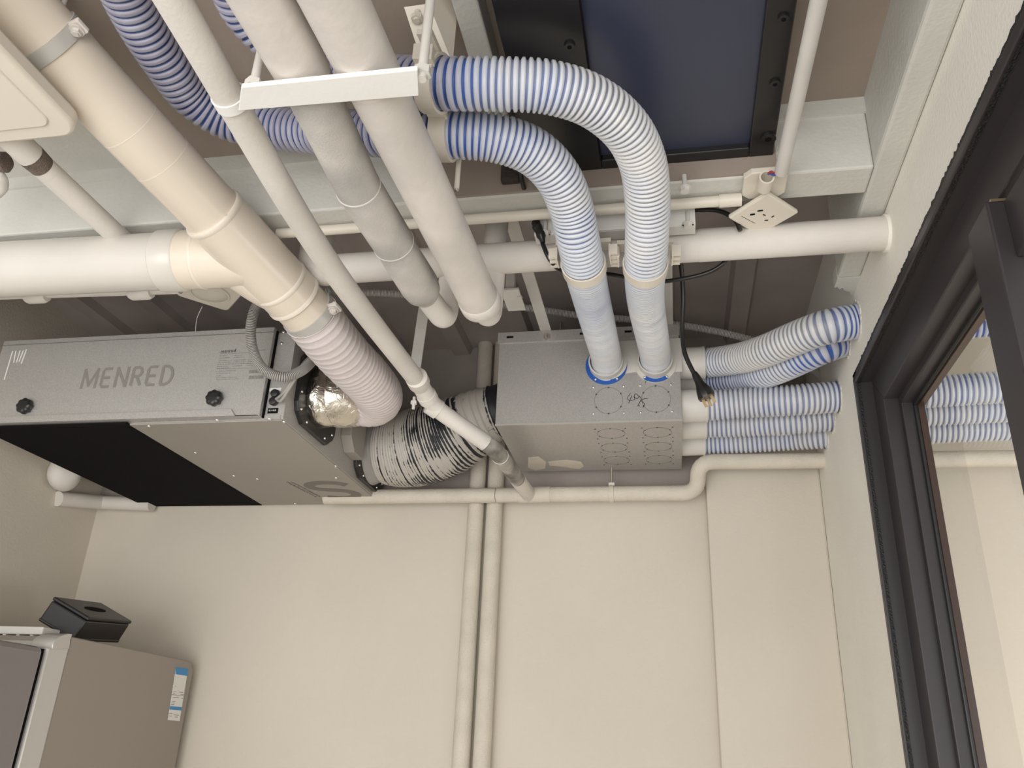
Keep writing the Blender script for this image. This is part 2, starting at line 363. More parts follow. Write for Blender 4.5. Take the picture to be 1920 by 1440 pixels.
# narrow joist left of the black panel
a = at(847, 0, Z=2.51); b = at(897, 0, Z=2.51)
g = G().box((a.x, YF, 2.505), (b.x, BY0, ZC)); struct('ceiling_joist', g, 'beam', smooth=False, bevel=.003)

# ---- window in the right wall: nested mitred rings
win = setp(bpy.data.objects.new('window_1', None), kind='structure'); col.objects.link(win); WC[win] = V((XR, .7, WZ0)); win.location = WC[win]
OY0, OY1, OZ0, OZ1 = -.27, 1.722, .88, 2.262
def wring(w0, w1, x0, x1):
    g = G(); o = [(OY0 + w0, OZ0 + w0), (OY1 - w0, OZ0 + w0), (OY1 - w0, OZ1 - w0), (OY0 + w0, OZ1 - w0)]
    i = [(OY0 + w1, OZ0 + w1), (OY1 - w1, OZ0 + w1), (OY1 - w1, OZ1 - w1), (OY0 + w1, OZ1 - w1)]
    for k in range(4):
        k2 = (k + 1) % 4; q = [o[k], o[k2], i[k2], i[k]]
        g.prism([(x0, y, z) for y, z in q], (x1 - x0, 0, 0))
    return g
gk = G(); rnd = random.Random(3)   # rubber gasket with a ragged sealant edge
for (p0, p1, inn) in (((OY1, OZ0), (OY1, OZ1), (-1, 0)), ((OY0, OZ1), (OY1, OZ1), (0, -1))):
    m = 460; a = []; b = []
    for i in range(m + 1):
        t = i / m; y = p0[0] + (p1[0] - p0[0]) * t; z = p0[1] + (p1[1] - p0[1]) * t; j = rnd.uniform(-.0016, .0012) if rnd.random() < .85 else rnd.uniform(-.0045, .002)
        a.append((XR - .004, y + inn[0] * j, z + inn[1] * j)); b.append((XR - .004, y + inn[0] * .03, z + inn[1] * .03))
    for i in range(m): gk.prism([a[i], a[i + 1], b[i + 1], b[i]], (.006, 0, 0))
build('gasket', gk, 'frame_dark', win, smooth=False)
build('outer_frame', wring(.012, .028, XR - .008, XR + .03), 'frame', win, smooth=False, bevel=.002)
build('outer_step', wring(.026, .094, XR + .026, XR + .07), 'frame', win, smooth=False, bevel=.002)
build('inner_frame', wring(.092, .110, XR + .054, XR + .085), 'frame', win, smooth=False, bevel=.002)
build('inner_gasket', wring(.108, .119, XR + .074, XR + .088), 'black_plastic', win, smooth=False, bevel=.002)
build('glazing_bead', wring(.1185, .1225, XR + .080, XR + .092), 'brown', win, smooth=False)
build('pane', G().box((XR + .086, OY0 + .115, OZ0 + .115), (XR + .090, OY1 - .115, OZ1 - .115)), 'glass', win, smooth=False)
# overlapping casement sash stile in front of the frame
s0 = at(1813, 440, X=.405)
sash = thing('window_sash', 'dark grey casement sash standing proud of the black window frame at the right edge', 'window sash', (.42, .9, .95))
build('stile', G().box((.405, s0.y - .075, .95), (.446, s0.y, s0.z)), 'frame', sash, smooth=False, bevel=.003)
build('top_rail', G().box((.425, OY0 + .05, s0.z - .085), (.446, s0.y - .075, s0.z - .002)), 'frame', sash, smooth=False, bevel=.003)
build('bottom_rail', G().box((.415, OY0 + .05, .95), (.446, s0.y - .075, 1.02)), 'frame', sash, smooth=False, bevel=.003)
build('stile', G().box((.415, OY0 + .05, 1.02), (.446, OY0 + .11, s0.z - .085)), 'frame', sash, smooth=False, bevel=.003)
build('weather_strip', G().box((.412, s0.y - .073, s0.z), (.440, s0.y - .055, s0.z + .004)), 'brass', sash, smooth=False)

# ================================================================== CORRUGATED HOSES
def hose(name, pts, r, pitch, label, cat, mat, depth=.0042, per=6, seg=30, bare=lambda t: .3, parent=None, crest=.78, group=None, sub=24, jit=0.):
    pit = pitch if callable(pitch) else (lambda t: pitch)
    ds = min(pit(k / 20) for k in range(21)) / per
    path, L = resample(catmull(pts, sub), ds); n = len(path); g = G(); ph = []; rr = []; acc = 0.
    for i in range(n):
        acc += ds / pit(i / n); p = acc % 1.0
        h = .5 + .5 * math.cos(2 * math.pi * (p - .5)); cw_ = crest(i / n) if callable(crest) else crest; h = min(1, max(0, (h - (1 - cw_) * .5) / .42)); ph.append(h); rr.append(r - depth * (1 - h))
    g.tube(path, rr, seg)
    g.att['rib'] = [h for h in ph for _ in range(seg)]
    g.att['bare'] = [bare(i / (n - 1)) for i in range(n) for _ in range(seg)]
    return build(name, g, mat, parent, label=label, cat=cat, group=group, angle=75)
def lerp_tab(tab):
    def f(t):
        for (a, x), (b, y) in zip(tab, tab[1:]):
            if t <= b: return x + (y - x) * (t - a) / max(1e-6, b - a)
        return tab[-1][1]
    return f
PA = [(1229, 690, dict(Y=1.885)), (1229, 668, dict(Y=1.84)), (1222, 628, dict(Z=2.365)), (1213, 580, dict(Z=2.342)), (1209, 540, dict(Z=2.322)), (1210, 500, dict(Z=2.302)), (1213, 440, dict(Z=2.312)), (1214, 380, dict(Z=2.33)),
      (1205, 305, dict(Z=2.348)), (1172, 240, dict(Z=2.355)), (1110, 190, dict(Z=2.36)), (1030, 164, dict(Z=2.36)), (930, 158, dict(Z=2.36)), (830, 157, dict(Z=2.365)), (740, 152, dict(Z=2.39)), (640, 138, dict(Z=2.44)), (550, 100, dict(Z=2.48)), (470, 30, dict(Z=2.5)), (425, -60, dict(Z=2.505)), (395, -140, dict(Z=2.505))]
PB = [(1138, 694, dict(Y=1.885)), (1137, 672, dict(Y=1.84)), (1127, 630, dict(Z=2.365)), (1114, 580, dict(Z=2.342)), (1104, 540, dict(Z=2.322)), (1095, 500, dict(Z=2.302)), (1082, 440, dict(Z=2.312)), (1071, 390, dict(Z=2.33)),
      (1045, 330, dict(Z=2.345)), (1000, 285, dict(Z=2.355)), (935, 260, dict(Z=2.358)), (860, 252, dict(Z=2.36)), (780, 252, dict(Z=2.37)), (690, 250, dict(Z=2.40)), (590, 247, dict(Z=2.45)), (500, 238, dict(Z=2.48)), (425, 222, dict(Z=2.495)), (360, 180, dict(Z=2.505)), (305, 108, dict(Z=2.507)), (262, 40, dict(Z=2.507)), (222, -40, dict(Z=2.507)), (190, -110, dict(Z=2.507))]
PAw = [at(u, v, **k) for u, v, k in PA]; PBw = [at(u, v, **k) for u, v, k in PB]
hose('corrugated_duct', PAw, .0375, lerp_tab([(0, .0096), (.62, .0092), (.72, .0130), (1, .0135)]), 'blue and white corrugated duct making the larger outer bend beside the blue panel', 'duct', 'duct',
     crest=lerp_tab([(0, .42), (.16, .45), (.26, .78), (.6, .70), (.75, .80), (1, .80)]), depth=.0046, bare=lerp_tab([(0, .16), (.2, .25), (.33, .45), (.42, .12), (.55, .10), (.66, .5), (.70, 1.25), (1, 1.25)]))  # far end: unsprayed hose, with the dimness under the ceiling painted in
hose('corrugated_duct', PBw, .0375, lerp_tab([(0, .0096), (.52, .0092), (.60, .0125), (.7, .0135), (1, .0138)]), 'blue and white corrugated duct making the smaller inner bend and curving to the upper left', 'duct', 'duct',
     crest=lerp_tab([(0, .42), (.13, .45), (.22, .78), (.5, .70), (.62, .80), (1, .80)]), depth=.0046, bare=lerp_tab([(0, .16), (.16, .3), (.25, .8), (.33, .5), (.42, .25), (.52, .55), (.57, 1.25), (1, 1.25)]))  # far end as above: unsprayed and darkened with painted shade

# ================================================================== AIR DISTRIBUTION BOX
BX0, BX1, BYF, BYB, BZ0, BZ1 = -.418, .037, 1.875, 2.25, 2.231, 2.482
box = thing('air_distribution_box', 'galvanised steel air distribution box with two hoses plugged into its front', 'duct box', ((BX0 + BX1) / 2, 2.06, BZ0))
body = build('body', G().box((BX0, BYF, BZ0), (BX1, BYB, BZ1 - .004)), 'galv2', box, smooth=False, bevel=.0015)
g = G(); z0, z1 = BZ1 - .026, BZ1 + .004
slots = sorted([at(u, v, Y=BYF).x for u, v in ((957, 628), (1094, 622), (1178, 619))])
xs = [BX0 - .004]
lip = G()
cur = BX0 - .004
for sx in slots:
    lip.box((cur, BYF - .004, z0), (sx - .009, BYF + .001, z1)); lip.box((sx - .009, BYF - .004, z0), (sx + .009, BYF + .001, z0 + .013)); lip.box((sx - .009, BYF - .004, z0 + .02), (sx + .009, BYF + .001, z1)); cur = sx + .009
lip.box((cur, BYF - .004, z0), (BX1 + .002, BYF + .001, z1))
build('top_flange', lip, 'galv2', box, smooth=False)
sg = G()
for sx in slots: build('slot', G().box((sx - .009, BYF - .0012, z0 + .013), (sx + .009, BYF - .0006, z0 + .02)), 'black', box, smooth=False)

bp = at(1025, 632, Y=BYF - .004)
bo = build('flange_bolt', G().cyl(bp, bp + V((0, -.006, 0)), .0085, 6), 'bolt', box, smooth=False)
build('shank', G().cyl(bp + V((0, -.004, -.002)), bp + V((0, -.022, -.004)), .0038, 10), 'bolt', bo)
# bottom fold and side seams
build('front_edge_fold', G().box((BX0, BYF - .0022, BZ0 - .0015), (BX1, BYF + .004, BZ0 + .0015)), 'fridge_edge', box, smooth=False)
def knock(cx, cy, cz, nrm, r, screw_in=True):
    c = V((cx, cy, cz)); nrm = V(nrm)
    k = build('knockout', G().ring(c, nrm, r - .0004, r + .0004, .0003, 56), 'groove', box, smooth=False)
    e = V((1, 0, 0)); f = nrm.cross(e)
    ng = G()
    for t in range(6):
        th = math.pi / 6 + t * math.pi / 3; p = c + (e * math.cos(th) + f * math.sin(th)) * r; ng.obox(p, e * .0018, f * .0018, nrm * .0005)
    build('bridge', ng, 'line', k, smooth=False, kind='stuff')
fr = [at(1141, 751, Y=BYF), at(1230, 748, Y=BYF)]
fx = [p.x for p in fr]; fz = (fr[0].z + fr[1].z) / 2
for xk in fx: knock(xk, BYF - .0002, fz, (0, -1, 0), .0345)
by = [1.955, 2.06, 2.165]
for xk in fx:
    for yk in by: knock(xk, yk, BZ0 - .0002, (0, 0, -1), .0345)
scr = build('rivet', G().dome((fx[0] - .037, BYF, fz - .034), (0, -1, 0), .0034, .003), 'screw', box)
for xk in fx:
    for dx in (-.037, .037):
        for dz in (-.034, .036):
            if xk == fx[0] and dx < 0 and dz < 0: continue
            copy_at(scr, V((xk + dx, BYF - .0015, fz + dz)), box)
pin = build('pilot_hole', G().dome((fx[0] - .037, by[0] - .034, BZ0), (0, 0, -1), .0022, .0012, 8), 'line', box)
for xk in fx:
    for yk in by:
        for dx in (-.037, .037):
            for dy in (-.034, .036): copy_at(pin, V((xk + dx, yk + dy, BZ0 - .0006)), box)
# marker writing on the front
def strokes(u0, v0, sc, polys, Y, wd, name, parent, mat='ink'):
    g = G()
    for k, p in enumerate(polys): g.ribbon(catmull([at(u0 + a * sc, v0 + b * sc, Y=Y - .0002 * k) for a, b in p], 6), wd, (0, -1, 0), .0001)
    return build(name, g, mat, parent, smooth=False, kind='stuff')
strokes(1000, 600, 1 / 6., [[(1092, 825), (1060, 880), (1075, 905), (1140, 890), (1130, 862)], [(1108, 850), (1085, 905), (1072, 940)], [(1185, 855), (1150, 830), (1135, 862), (1165, 885), (1190, 860)], [(1190, 855), (1212, 885), (1195, 930), (1172, 970)], [(1186, 955), (1196, 972)],
        [(1292, 880), (1245, 888), (1222, 898), (1228, 925), (1250, 940), (1245, 965), (1232, 985)], [(1285, 630), (1262, 705)]], BYF - .0004, .0013, 'marker_writing', box)
# front port flanges with collars
for i, (u, v) in enumerate(((1137, 686), (1229, 682))):
    c = at(u, v, Y=BYF); fl = build('port_flange', G().ring(c + V((0, -.004, 0)), (0, 1, 0), .036, .0515, .004, 48), 'white_grey' if i else 'blue', box)
    if not i: build('flange_overspray', G().ring(c + V((.006, -.0062, .006)), (0, 1, 0), .036, .0455, .0018, 48), 'white_grey', fl)
    else: build('bare_flange_edge', G().prism([c + V((.0516 * math.sin(t) , -.0064, -.0516 * math.cos(t))) for t in [x * .1 - .62 for x in range(13)]] + [c + V((.040 * math.sin(t), -.0064, -.043 * math.cos(t))) for t in [x * .1 - .62 for x in range(12, -1, -1)]], (0, .002, 0)), 'blue', fl, smooth=False)
    cg = G().ring(c + V((0, -.026, .002)), (0, 1, 0), .0385, .0425, .024, 44); build('collar', cg, 'white_grey', fl)
    for a in (-.6, .6, 2.5, 3.8): build('flange_screw', G().dome(c + V((.047 * math.sin(a), -.006, -.047 * math.cos(a))), (0, -1, 0), .0034, .003), 'screw', fl)
# side collars on the right face
UZ, LZ = at(1300, 681, X=.055).z, at(1303, 762, X=.055).z
def side_port(u, v, Y, mat='white_grey'):
    c = at(u, v, Y=Y); c.x = BX1
    p = build('side_collar', G().tube([c, c + V((.062, 0, 0))], .0405, 40), mat, box)
    build('collar_lip', G().ring(c + V((.056, 0, 0)), (1, 0, 0), .036, .042, .005, 40), mat, p)
    return c
sp = {}
for key, u, v, Y in (('a', 1303, 681, 1.925), ('b', 1303, 714, 2.04), ('c', 1303, 761, 1.925), ('d', 1303, 794, 2.04), ('e', 1303, 826, 2.155)):
    sp[key] = side_port(u, v, Y)
for a in 'ce': build('collar_screw', G().dome(sp[a] + V((.05, -.040, .004)), (0, -1, 0), .003, .003), 'screw', box)
# overspray on the steel box round its ports, and two beige smears on its bottom
g = G().prism([at(u, v, Y=BYF) + V((0, -.0009, 0)) for u, v in ((1160, 640), (1277, 634), (1279, 697), (1240, 698), (1210, 700), (1190, 698), (1168, 701), (1160, 690))], (0, .0008, 0)); build('paint_patch', g, 'white_grey', box, smooth=False)
for q in (((1028, 866), (1062, 862), (1090, 866), (1095, 874), (1086, 879), (1050, 874), (1030, 872)), ((990, 858), (1010, 856), (1024, 866), (1022, 878), (1004, 882), (990, 876))):
    build('paint_patch', G().prism([at(u, v, Z=BZ0) + V((0, 0, -.0008)) for u, v in q], (0, 0, .0007)), 'pipe_wall', box, smooth=False)

def side_hose(key, mids, end, label, bare):
    s = sp[key] + V((.045, 0, 0)); dv_ = V((1, -.22, .05)).normalized() if key in 'ab' else V((1, -.05, 0))
    pts = [s, s + V((.03, 0, 0))] + mids + [end, end + dv_ * .12, end + dv_ * .16 + V((.2, -.02, 0)), end + dv_ * .16 + V((.5, -.02, 0))]
    return hose('corrugated_duct', pts, .0375, .0118, label, 'duct', 'duct', bare=bare, crest=.70)
side_hose('a', [at(1390, 671, Y=1.85), at(1440, 656, Y=1.755), at(1490, 635, Y=1.69), at(1550, 613, Y=1.635)], at(1607, 602, X=XR), 'corrugated duct rising from the top right corner of the steel box into the wall', lerp_tab([(0, .45), (.15, .08), (.33, .1), (.42, .75), (.5, .95), (1, .5)]))
side_hose('b', [at(1390, 709, Y=1.97), at(1440, 697, Y=1.87), at(1490, 676, Y=1.79), at(1545, 650, Y=1.735)], at(1588, 636, X=XR), 'half hidden corrugated duct rising behind the topmost side duct of the steel box', lerp_tab([(0, .95), (.14, .85), (.25, .3), (.38, .9), (1, .5)]))
nb = lerp_tab([(0, .3), (.3, .3), (.42, .8), (.48, .35), (1, .45)])
side_hose('c', [at(1400, 755, Y=1.918), at(1490, 750, Y=1.90)], at(1572, 744, X=XR), 'straight corrugated duct crossing just below the black plug from steel box to wall', nb)
side_hose('d', [at(1400, 792, Y=2.03), at(1480, 788, Y=2.01)], at(1560, 780, X=XR), 'middle one of the three straight corrugated ducts stacked right of the steel box', lerp_tab([(0, .3), (.4, .25), (1, .45)]))
side_hose('e', [at(1400, 823, Y=2.145), at(1480, 818, Y=2.13)], at(1548, 814, X=XR), 'lowest straight corrugated duct right of the steel box, above the white pipe', lerp_tab([(0, .4), (.4, .25), (1, .45)]))
# ragged holes round the ducts where they enter the wall
holes = setp(bpy.data.objects.new('wall_opening_edge', None), kind='structure'); col.objects.link(holes); WC[holes] = V((XR, 1.8, 2.3)); holes.location = WC[holes]
for key, (u, v) in (('a', (1607, 602)), ('b', (1588, 636)), ('c', (1572, 744)), ('d', (1560, 780)), ('e', (1548, 814))):
    c = at(u, v, X=XR); rr = random.Random(key); g = G(); n = 46; vs = []; fs = []
    for k in range(n):
        th = 2 * math.pi * k / n; a = .038; b = .0415 + rr.uniform(-.002, .004)
        vs += [c + V((-.0025, a * math.cos(th), a * math.sin(th))), c + V((-.0025, b * math.cos(th), b * math.sin(th))), c + V((.004, b * math.cos(th), b * math.sin(th)))]
    for k in range(n):
        i, j = 3 * k, 3 * ((k + 1) % n); fs += [(i, j, j + 1, i + 1), (i + 1, j + 1, j + 2, i + 2)]
    build('hole_rim', g.add(vs, fs), 'white_grey', holes, smooth=False)

# ================================================================== VENTILATION UNIT
UX0, UX1, UY0, UY1, UZ0, UZ1 = -1.62, -.845, 1.605, 2.285, 2.153, 2.38
unit = thing('ventilation_unit', 'flat galvanised fresh air ventilation unit with MENRED lettering hung below the ceiling', 'ventilation unit', ((UX0 + UX1) / 2, 1.94, UZ0))
build('body', G().box((UX0, UY0, UZ0), (UX1, UY1, UZ1 - .006)), 'galv', unit, smooth=False, bevel=.0015)
YC = 1.586; CX1 = at(485, 783, Y=YC).x
cover = build('front_cover', G().box((UX0, YC, UZ0 + .004), (CX1, UY0 - .001, UZ1)), 'galv', unit, smooth=False, bevel=.0012)
build('cover_seam', G().box((CX1, YC + .012, UZ0 + .004), (CX1 + .0032, UY0 + .0004, UZ1 - .004)), 'black', cover, smooth=False)
hx = at(434, 772, Y=YC).x
build('bottom_hem', G().prism([(UX0, YC - .004, UZ0 + .004), (CX1 - .002, YC - .004, UZ0 + .004), (hx + .012, YC - .004, UZ0 + .004), (hx, YC - .004, UZ0 + .020), (UX0, YC - .004, UZ0 + .020)], (0, .004, 0)), 'galv', cover, smooth=False)
build('top_hem', G().box((UX0, YC - .0015, UZ1 - .014), (CX1, YC, UZ1 - .0128)), 'groove', cover, smooth=False)
def knob(u, v):
    c = at(u, v, Y=YC); n = 64; vs = []; g = G()
    pr = lambda i, th: 1 + .07 * math.cos(8 * th)
    path = [c, c + V((0, -.006, 0)), c + V((0, -.012, 0)), c + V((0, -.016, 0)), c + V((0, -.017, 0))]
    g.tube(path, [.0165, .0185, .0185, .0165, .010], n, prof=pr); build('knob', g, 'black_plastic', cover, angle=60)
knob(51, 764); knob(405, 749)
# MENRED in single strokes on the cover
p0 = at(152, 727, Y=YC); p1 = at(320, 718, Y=YC); LW = (p1.x - p0.x); capH = .0465
def letters(txt, x0, z0, wid, hgt, Y, sw, parent, mat, name):
    GL = {'M': (1.12, [[(0, 0), (.02, 1), (.56, .12), (1.10, 1), (1.12, 0)]]), 'E': (.72, [[(.72, 1), (.12, 1), (0, .88), (0, .12), (.12, 0), (.72, 0)], [(0, .5), (.66, .5)]]),
          'N': (.86, [[(0, 0), (0, 1), (.86, 0), (.86, 1)]]), 'R': (.76, [[(0, 0), (0, 1)], [(-.03, 1), (.42, 1), (.62, .93), (.70, .75), (.62, .57), (.42, .5), (0, .5)], [(.36, .5), (.76, 0)]]),
          'D': (.84, [[(0, 0), (0, 1)], [(-.03, 1), (.38, 1), (.64, .9), (.80, .7), (.84, .5), (.80, .3), (.64, .1), (.38, 0), (-.03, 0)]])}
    tot = sum(GL[c][0] for c in txt) + .46 * (len(txt) - 1); s = wid / tot; cx = x0; g = G(); lay = [0]
    def up():
        lay[0] += 1; return V((0, -.00005 * lay[0], 0))
    for c in txt:
        wdt, ps = GL[c]
        for p in ps:
            q = [V((cx + a * s, Y, z0 + b * hgt)) for a, b in p]
            if c in 'MN':
                for i in range(len(q) - 1):
                    d = (q[i + 1] - q[i]).normalized() * sw * .4; o_ = up(); g.ribbon([q[i] - d + o_, q[i + 1] + d + o_], sw, (0, -1, 0), .00003)
            else: o_ = up(); g.ribbon([a + o_ for a in q], sw, (0, -1, 0), .00003)
        cx += (wdt + .46) * s
    return build(name, g, mat, parent, smooth=False)
letters('MENRED', p0.x, p0.z, LW, capH, YC - .0002, .0072, cover, 'logo', 'brand_lettering')
# printed data plate on the cover: rows of small print, rules and two bar codes
def text_mesh(txt, size, name, parent, mat, origin, ex, ey, th=.0004):
    cu = bpy.data.curves.new(name, 'FONT'); cu.body = txt; cu.size = size; cu.resolution_u = 2
    to = bpy.data.objects.new(name, cu); col.objects.link(to); dg = bpy.context.evaluated_depsgraph_get(); me = to.evaluated_get(dg).to_mesh()
    ex, ey = V(ex).normalized(), V(ey).normalized(); nz = ex.cross(ey); g = G()
    g.add([V(origin) + ex * v.co.x + ey * v.co.y + nz * th for v in me.vertices], [tuple(p.vertices) for p in me.polygons])
    to.evaluated_get(dg).to_mesh_clear(); bpy.data.objects.remove(to); bpy.data.curves.remove(cu)
    return build(name, g, mat, parent, smooth=False, flip=False)
if True:
    ya = YC - .0003
    text_mesh('menred', .0125, 'data_plate_title', cover, 'ink', at(413, 662, Y=ya), (1, 0, .02), (0, 0, 1))
    g = G()
    for (u0, v0, u1, v1) in ((412, 664, 470, 661), (485, 657, 498, 656), (407, 692, 480, 690)): g.ribbon([at(u0, v0, Y=ya), at(u1, v1, Y=ya)], .0008, (0, -1, 0))
    rr = random.Random(5)
    def row(u, v, ln, h=.0016):
        p = at(u, v, Y=ya); x = p.x; e = x + ln
        while x < e:
            l = rr.uniform(.002, .007); g.box((x, ya - .0003, p.z), (min(e, x + l), ya, p.z + h * rr.uniform(.6, 1))); x += l + rr.uniform(.0008, .002)
    for k, (v, wd) in enumerate(((668, .02), (672, .026), (677, .034), (680.5, .034), (684, .040), (688, .026), (691, .030))):
        row(411.5 - k * .9, v, wd); 
        if k < 6: row(440 - k * .9, v - 1, wd * .95)
        if 0 < k < 6: row(467 - k * .9, v - 2, wd * .6)
    for v, wd in ((697, .05), (701, .034), (705.5, .012), (709, .052), (712.5, .058)): row(405, v, wd)
    for u, v in ((467, 700), (466, 711)):
        p = at(u, v, Y=ya); x = p.x
        while x < p.x + .036:
            l = rr.choice((.0007, .0012, .002)); g.box((x, ya - .0003, p.z), (x + l, ya, p.z + .0085)); x += l + rr.choice((.0007, .0012))
    build('data_plate_print', g, 'logo', cover, smooth=False)
    g = G()   # paint runs at the top left of the cover
    for (u0, v0, u1, v1) in ((50, 655, 40, 682), (44, 657, 36, 678), (38, 657, 31, 680), (30, 658, 26, 680), (24, 658, 8, 712)): g.ribbon([at(u0, v0, Y=ya), at(u1, v1, Y=ya)], .003, (0, -1, 0))
    build('paint_run', g, 'label_white', cover, smooth=False)
# bottom: black foam field and grey sheet panel
XB = at(240, 793, Z=UZ0).x
build('foam_panel', G().box((UX0, UY0 - .012, UZ0 - .004), (XB, UY1, UZ0 + .001)), 'black', unit, smooth=False)
build('bottom_panel', G().box((XB, UY0 - .002, UZ0 - .003), (UX1 - .001, UY1, UZ0 + .001)), 'grey_sheet', unit, smooth=False, bevel=.001)
zs = UZ0 - .0035; ps = [(279, 799), (407, 788), (505, 786), (532, 791), (366, 849), (438, 892), (482, 898), (629, 874), (630, 896), (553, 944), (694, 942)]
sc = build('panel_screw', G().dome(at(*ps[0], Z=zs), (0, 0, -1), .0042, .003), 'screw', unit)
for q in ps[1:]: copy_at(sc, at(*q, Z=zs) + V((0, 0, -.0015)), unit)
S = [(872, 1180), (800, 1166), (700, 1158), (600, 1160), (530, 1172), (512, 1190), (560, 1212), (660, 1224), (780, 1230), (880, 1240), (955, 1262), (962, 1285), (900, 1302), (800, 1302), (690, 1292)]
zl = UZ0 - .0031
g = G().ribbon(catmull([at(480 + a * .1944, 680 + b * .1944, Z=zl) for a, b in S], 6), .030, (0, 0, -1)); build('emblem', g, 'logo2', unit, smooth=False)
g = G(); rr = random.Random(9)
for ln, off in ((10, 0), (10, .013)):
    a0 = at(537, 904, Z=zl); a1 = at(592, 932, Z=zl); ex = (a1 - a0); n = ex.cross(V((0, 0, 1))).normalized()
    for k in range(ln * 2):
        p = a0 + ex * (k / (2 * ln)) + n * off; e = ex.normalized()
        for m in range(3):
            if rr.random() < .75: q = p + n * (.003 * m); g.ribbon([q, q + e * rr.uniform(.003, .007)], .0013, (0, 0, -1))
build('emblem_small_print', g, 'logo2', unit, smooth=False)
# connectors and label on the front strip
yb = UY0 - .0006
lb = build('power_label', G().box((at(501, 776, Y=yb).x, yb - .0006, at(501, 775.5, Y=yb).z), (at(522, 765, Y=yb).x, yb, at(522, 765, Y=yb).z)), 'black', unit, smooth=False)
text_mesh('输入电源', .0046, 'label_text', lb, 'label_white', at(503.5, 771.0, Y=yb - .001), (1, 0, 0), (0, 0, 1), .0002)
build('connector_sticker', G().box((at(505, 734, Y=yb).x, yb - .0005, at(505, 734, Y=yb).z), (at(528, 727, Y=yb).x, yb, at(528, 727, Y=yb).z)), 'label_white', unit, smooth=False)
for u, v in ((518, 740), (515, 754.5)):
    c = at(u, v, Y=yb); co = build('cable_gland', G().tube([c, c + V((0, -.012, 0)), c + V((0, -.013, 0))], [.0092, .0088, .006], 20), 'black_plastic', unit)
    build('gland_nut', G().cyl(c + V((0, -.004, 0)), c + V((0, -.008, 0)), .0105, 8), 'black_plastic', co, smooth=False)
build('corner_plate', G().box((at(490, 784, Y=yb).x, yb - .0008, UZ0), (at(526, 780, Y=yb).x, yb, UZ0 + .012)), 'galv', unit, smooth=False)
sc2 = build('strip_screw', G().dome(at(528, 644, Y=yb), (0, -1, 0), .0045, .003), 'screw', unit)
copy_at(sc2, at(531, 622, Y=yb), unit)
# side port flanges
def port(y0, y1, z0, z1, mat='black_plastic'):
    ch = .042; xs = UX1
    poly = [(xs, y0 + ch, z0), (xs, y1 - ch, z0), (xs, y1 - .01, z0 + ch * .55), (xs, y1, z0 + ch), (xs, y1, z1 - ch), (xs, y1 - ch, z1), (xs, y0 + ch, z1), (xs, y0, z1 - ch), (xs, y0, z0 + ch), (xs, y0 + .010, z0 + ch * .5)]
    p = build('port_flange', G().prism(poly, (.011, 0, 0)), mat, unit, smooth=False, bevel=.002)
    for (a, b) in ((y0 + .012, z0 + .07), (y0 + .022, z0 + .03), (y0 + .06, z0 + .012), (y1 - .06, z0 + .012), (y1 - .02, z0 + .035), (y0 + .012, z0 + .13)): build('flange_screw', G().dome((xs + .011, a, b), (1, 0, 0), .0035, .003), 'screw', p)
    return p
port(1.642, 1.872, 2.172, 2.368); port(2.035, 2.268, 2.165, 2.372)
build('divider_bracket', G().prism([(UX1, 1.93, 2.372), (UX1, 2.03, 2.372), (UX1, 2.03, 2.20), (UX1, 1.965, 2.20), (UX1, 1.93, 2.235)], (.03, 0, 0)), 'grey_sheet', unit, smooth=False, bevel=.002)

# ================================================================== FOIL SPIGOT AND LILAC FLEX HOSE
PVE = at(566, 574, Z=2.30)           # lower end of the big pipe
flx = thing('flexible_hose', 'lilac white flexible hose bending from the big cream pipe into a foil taped port', 'hose', (-.72, 1.6, 2.16))
pc = V((UX1 + .011, 1.757, 2.272))
dirp = None
PVS = at(117, 103, Z=2.44); pdir = (PVE - PVS).normalized()
end = at(585, 597, Z=2.295)
fp = [PVE + pdir * .03, at(607, 622, d=1.735), at(650, 672, d=1.83), at(693, 716, d=1.94), at(710, 744, d=2.02), at(697, 757, d=2.075), at(666, 755, d=2.085)]
path, L = resample(catmull(fp), .0026); n = len(path); rad = []; rnd = random.Random(4)
ridges = []; s = 0.0
while s < L:
    q = s / L; ridges.append(s); s += (.020 if q < .35 else .0155 if q < .6 else .011) * rnd.uniform(.85, 1.15)
for i in range(n):
    s = i / (n - 1) * L; dmin = min(abs(s - r) for r in ridges); rad.append(.0575 + .0014 * math.exp(-(dmin / .0014) ** 2) - .0010 * min(1, dmin / .006))
fh = build('hose', G().tube(path, rad, 44), 'flex', flx, angle=80)
foilpath = catmull([pc + V((-.004, 0, 0)), pc + V((.04, .004, -.002)), at(650, 753, d=2.085), at(676, 756, d=2.085)], 10); n = len(foilpath)
build('foil_wrap', G().tube(foilpath, [.071 - .012 * max(0, i / (n - 1) - .45) / .55 + .0012 * math.sin(i * 2.1) for i in range(n)], 48), 'foil', flx)
tb = [pc + V((.0, 0, 0)) + V((0, .075 * math.cos(t), .075 * math.sin(t))) for t in [2.5 + .22 * k for k in range(12)]]
g = G(); vs = []
for k, p in enumerate(tb):
    o = (p - pc).normalized(); vs += [p + o * .012 * (1 if 3 < k < 9 else .3), p + V((.04, 0, 0)) - o * .002]
g.add(vs, [(2 * k, 2 * k + 1, 2 * k + 3, 2 * k + 2) for k in range(len(tb) - 1)]); fm = build('foil_flap', g, 'foil', flx, flip=False)
sm = fm.modifiers.new('thick', 'SOLIDIFY'); sm.thickness = .0008

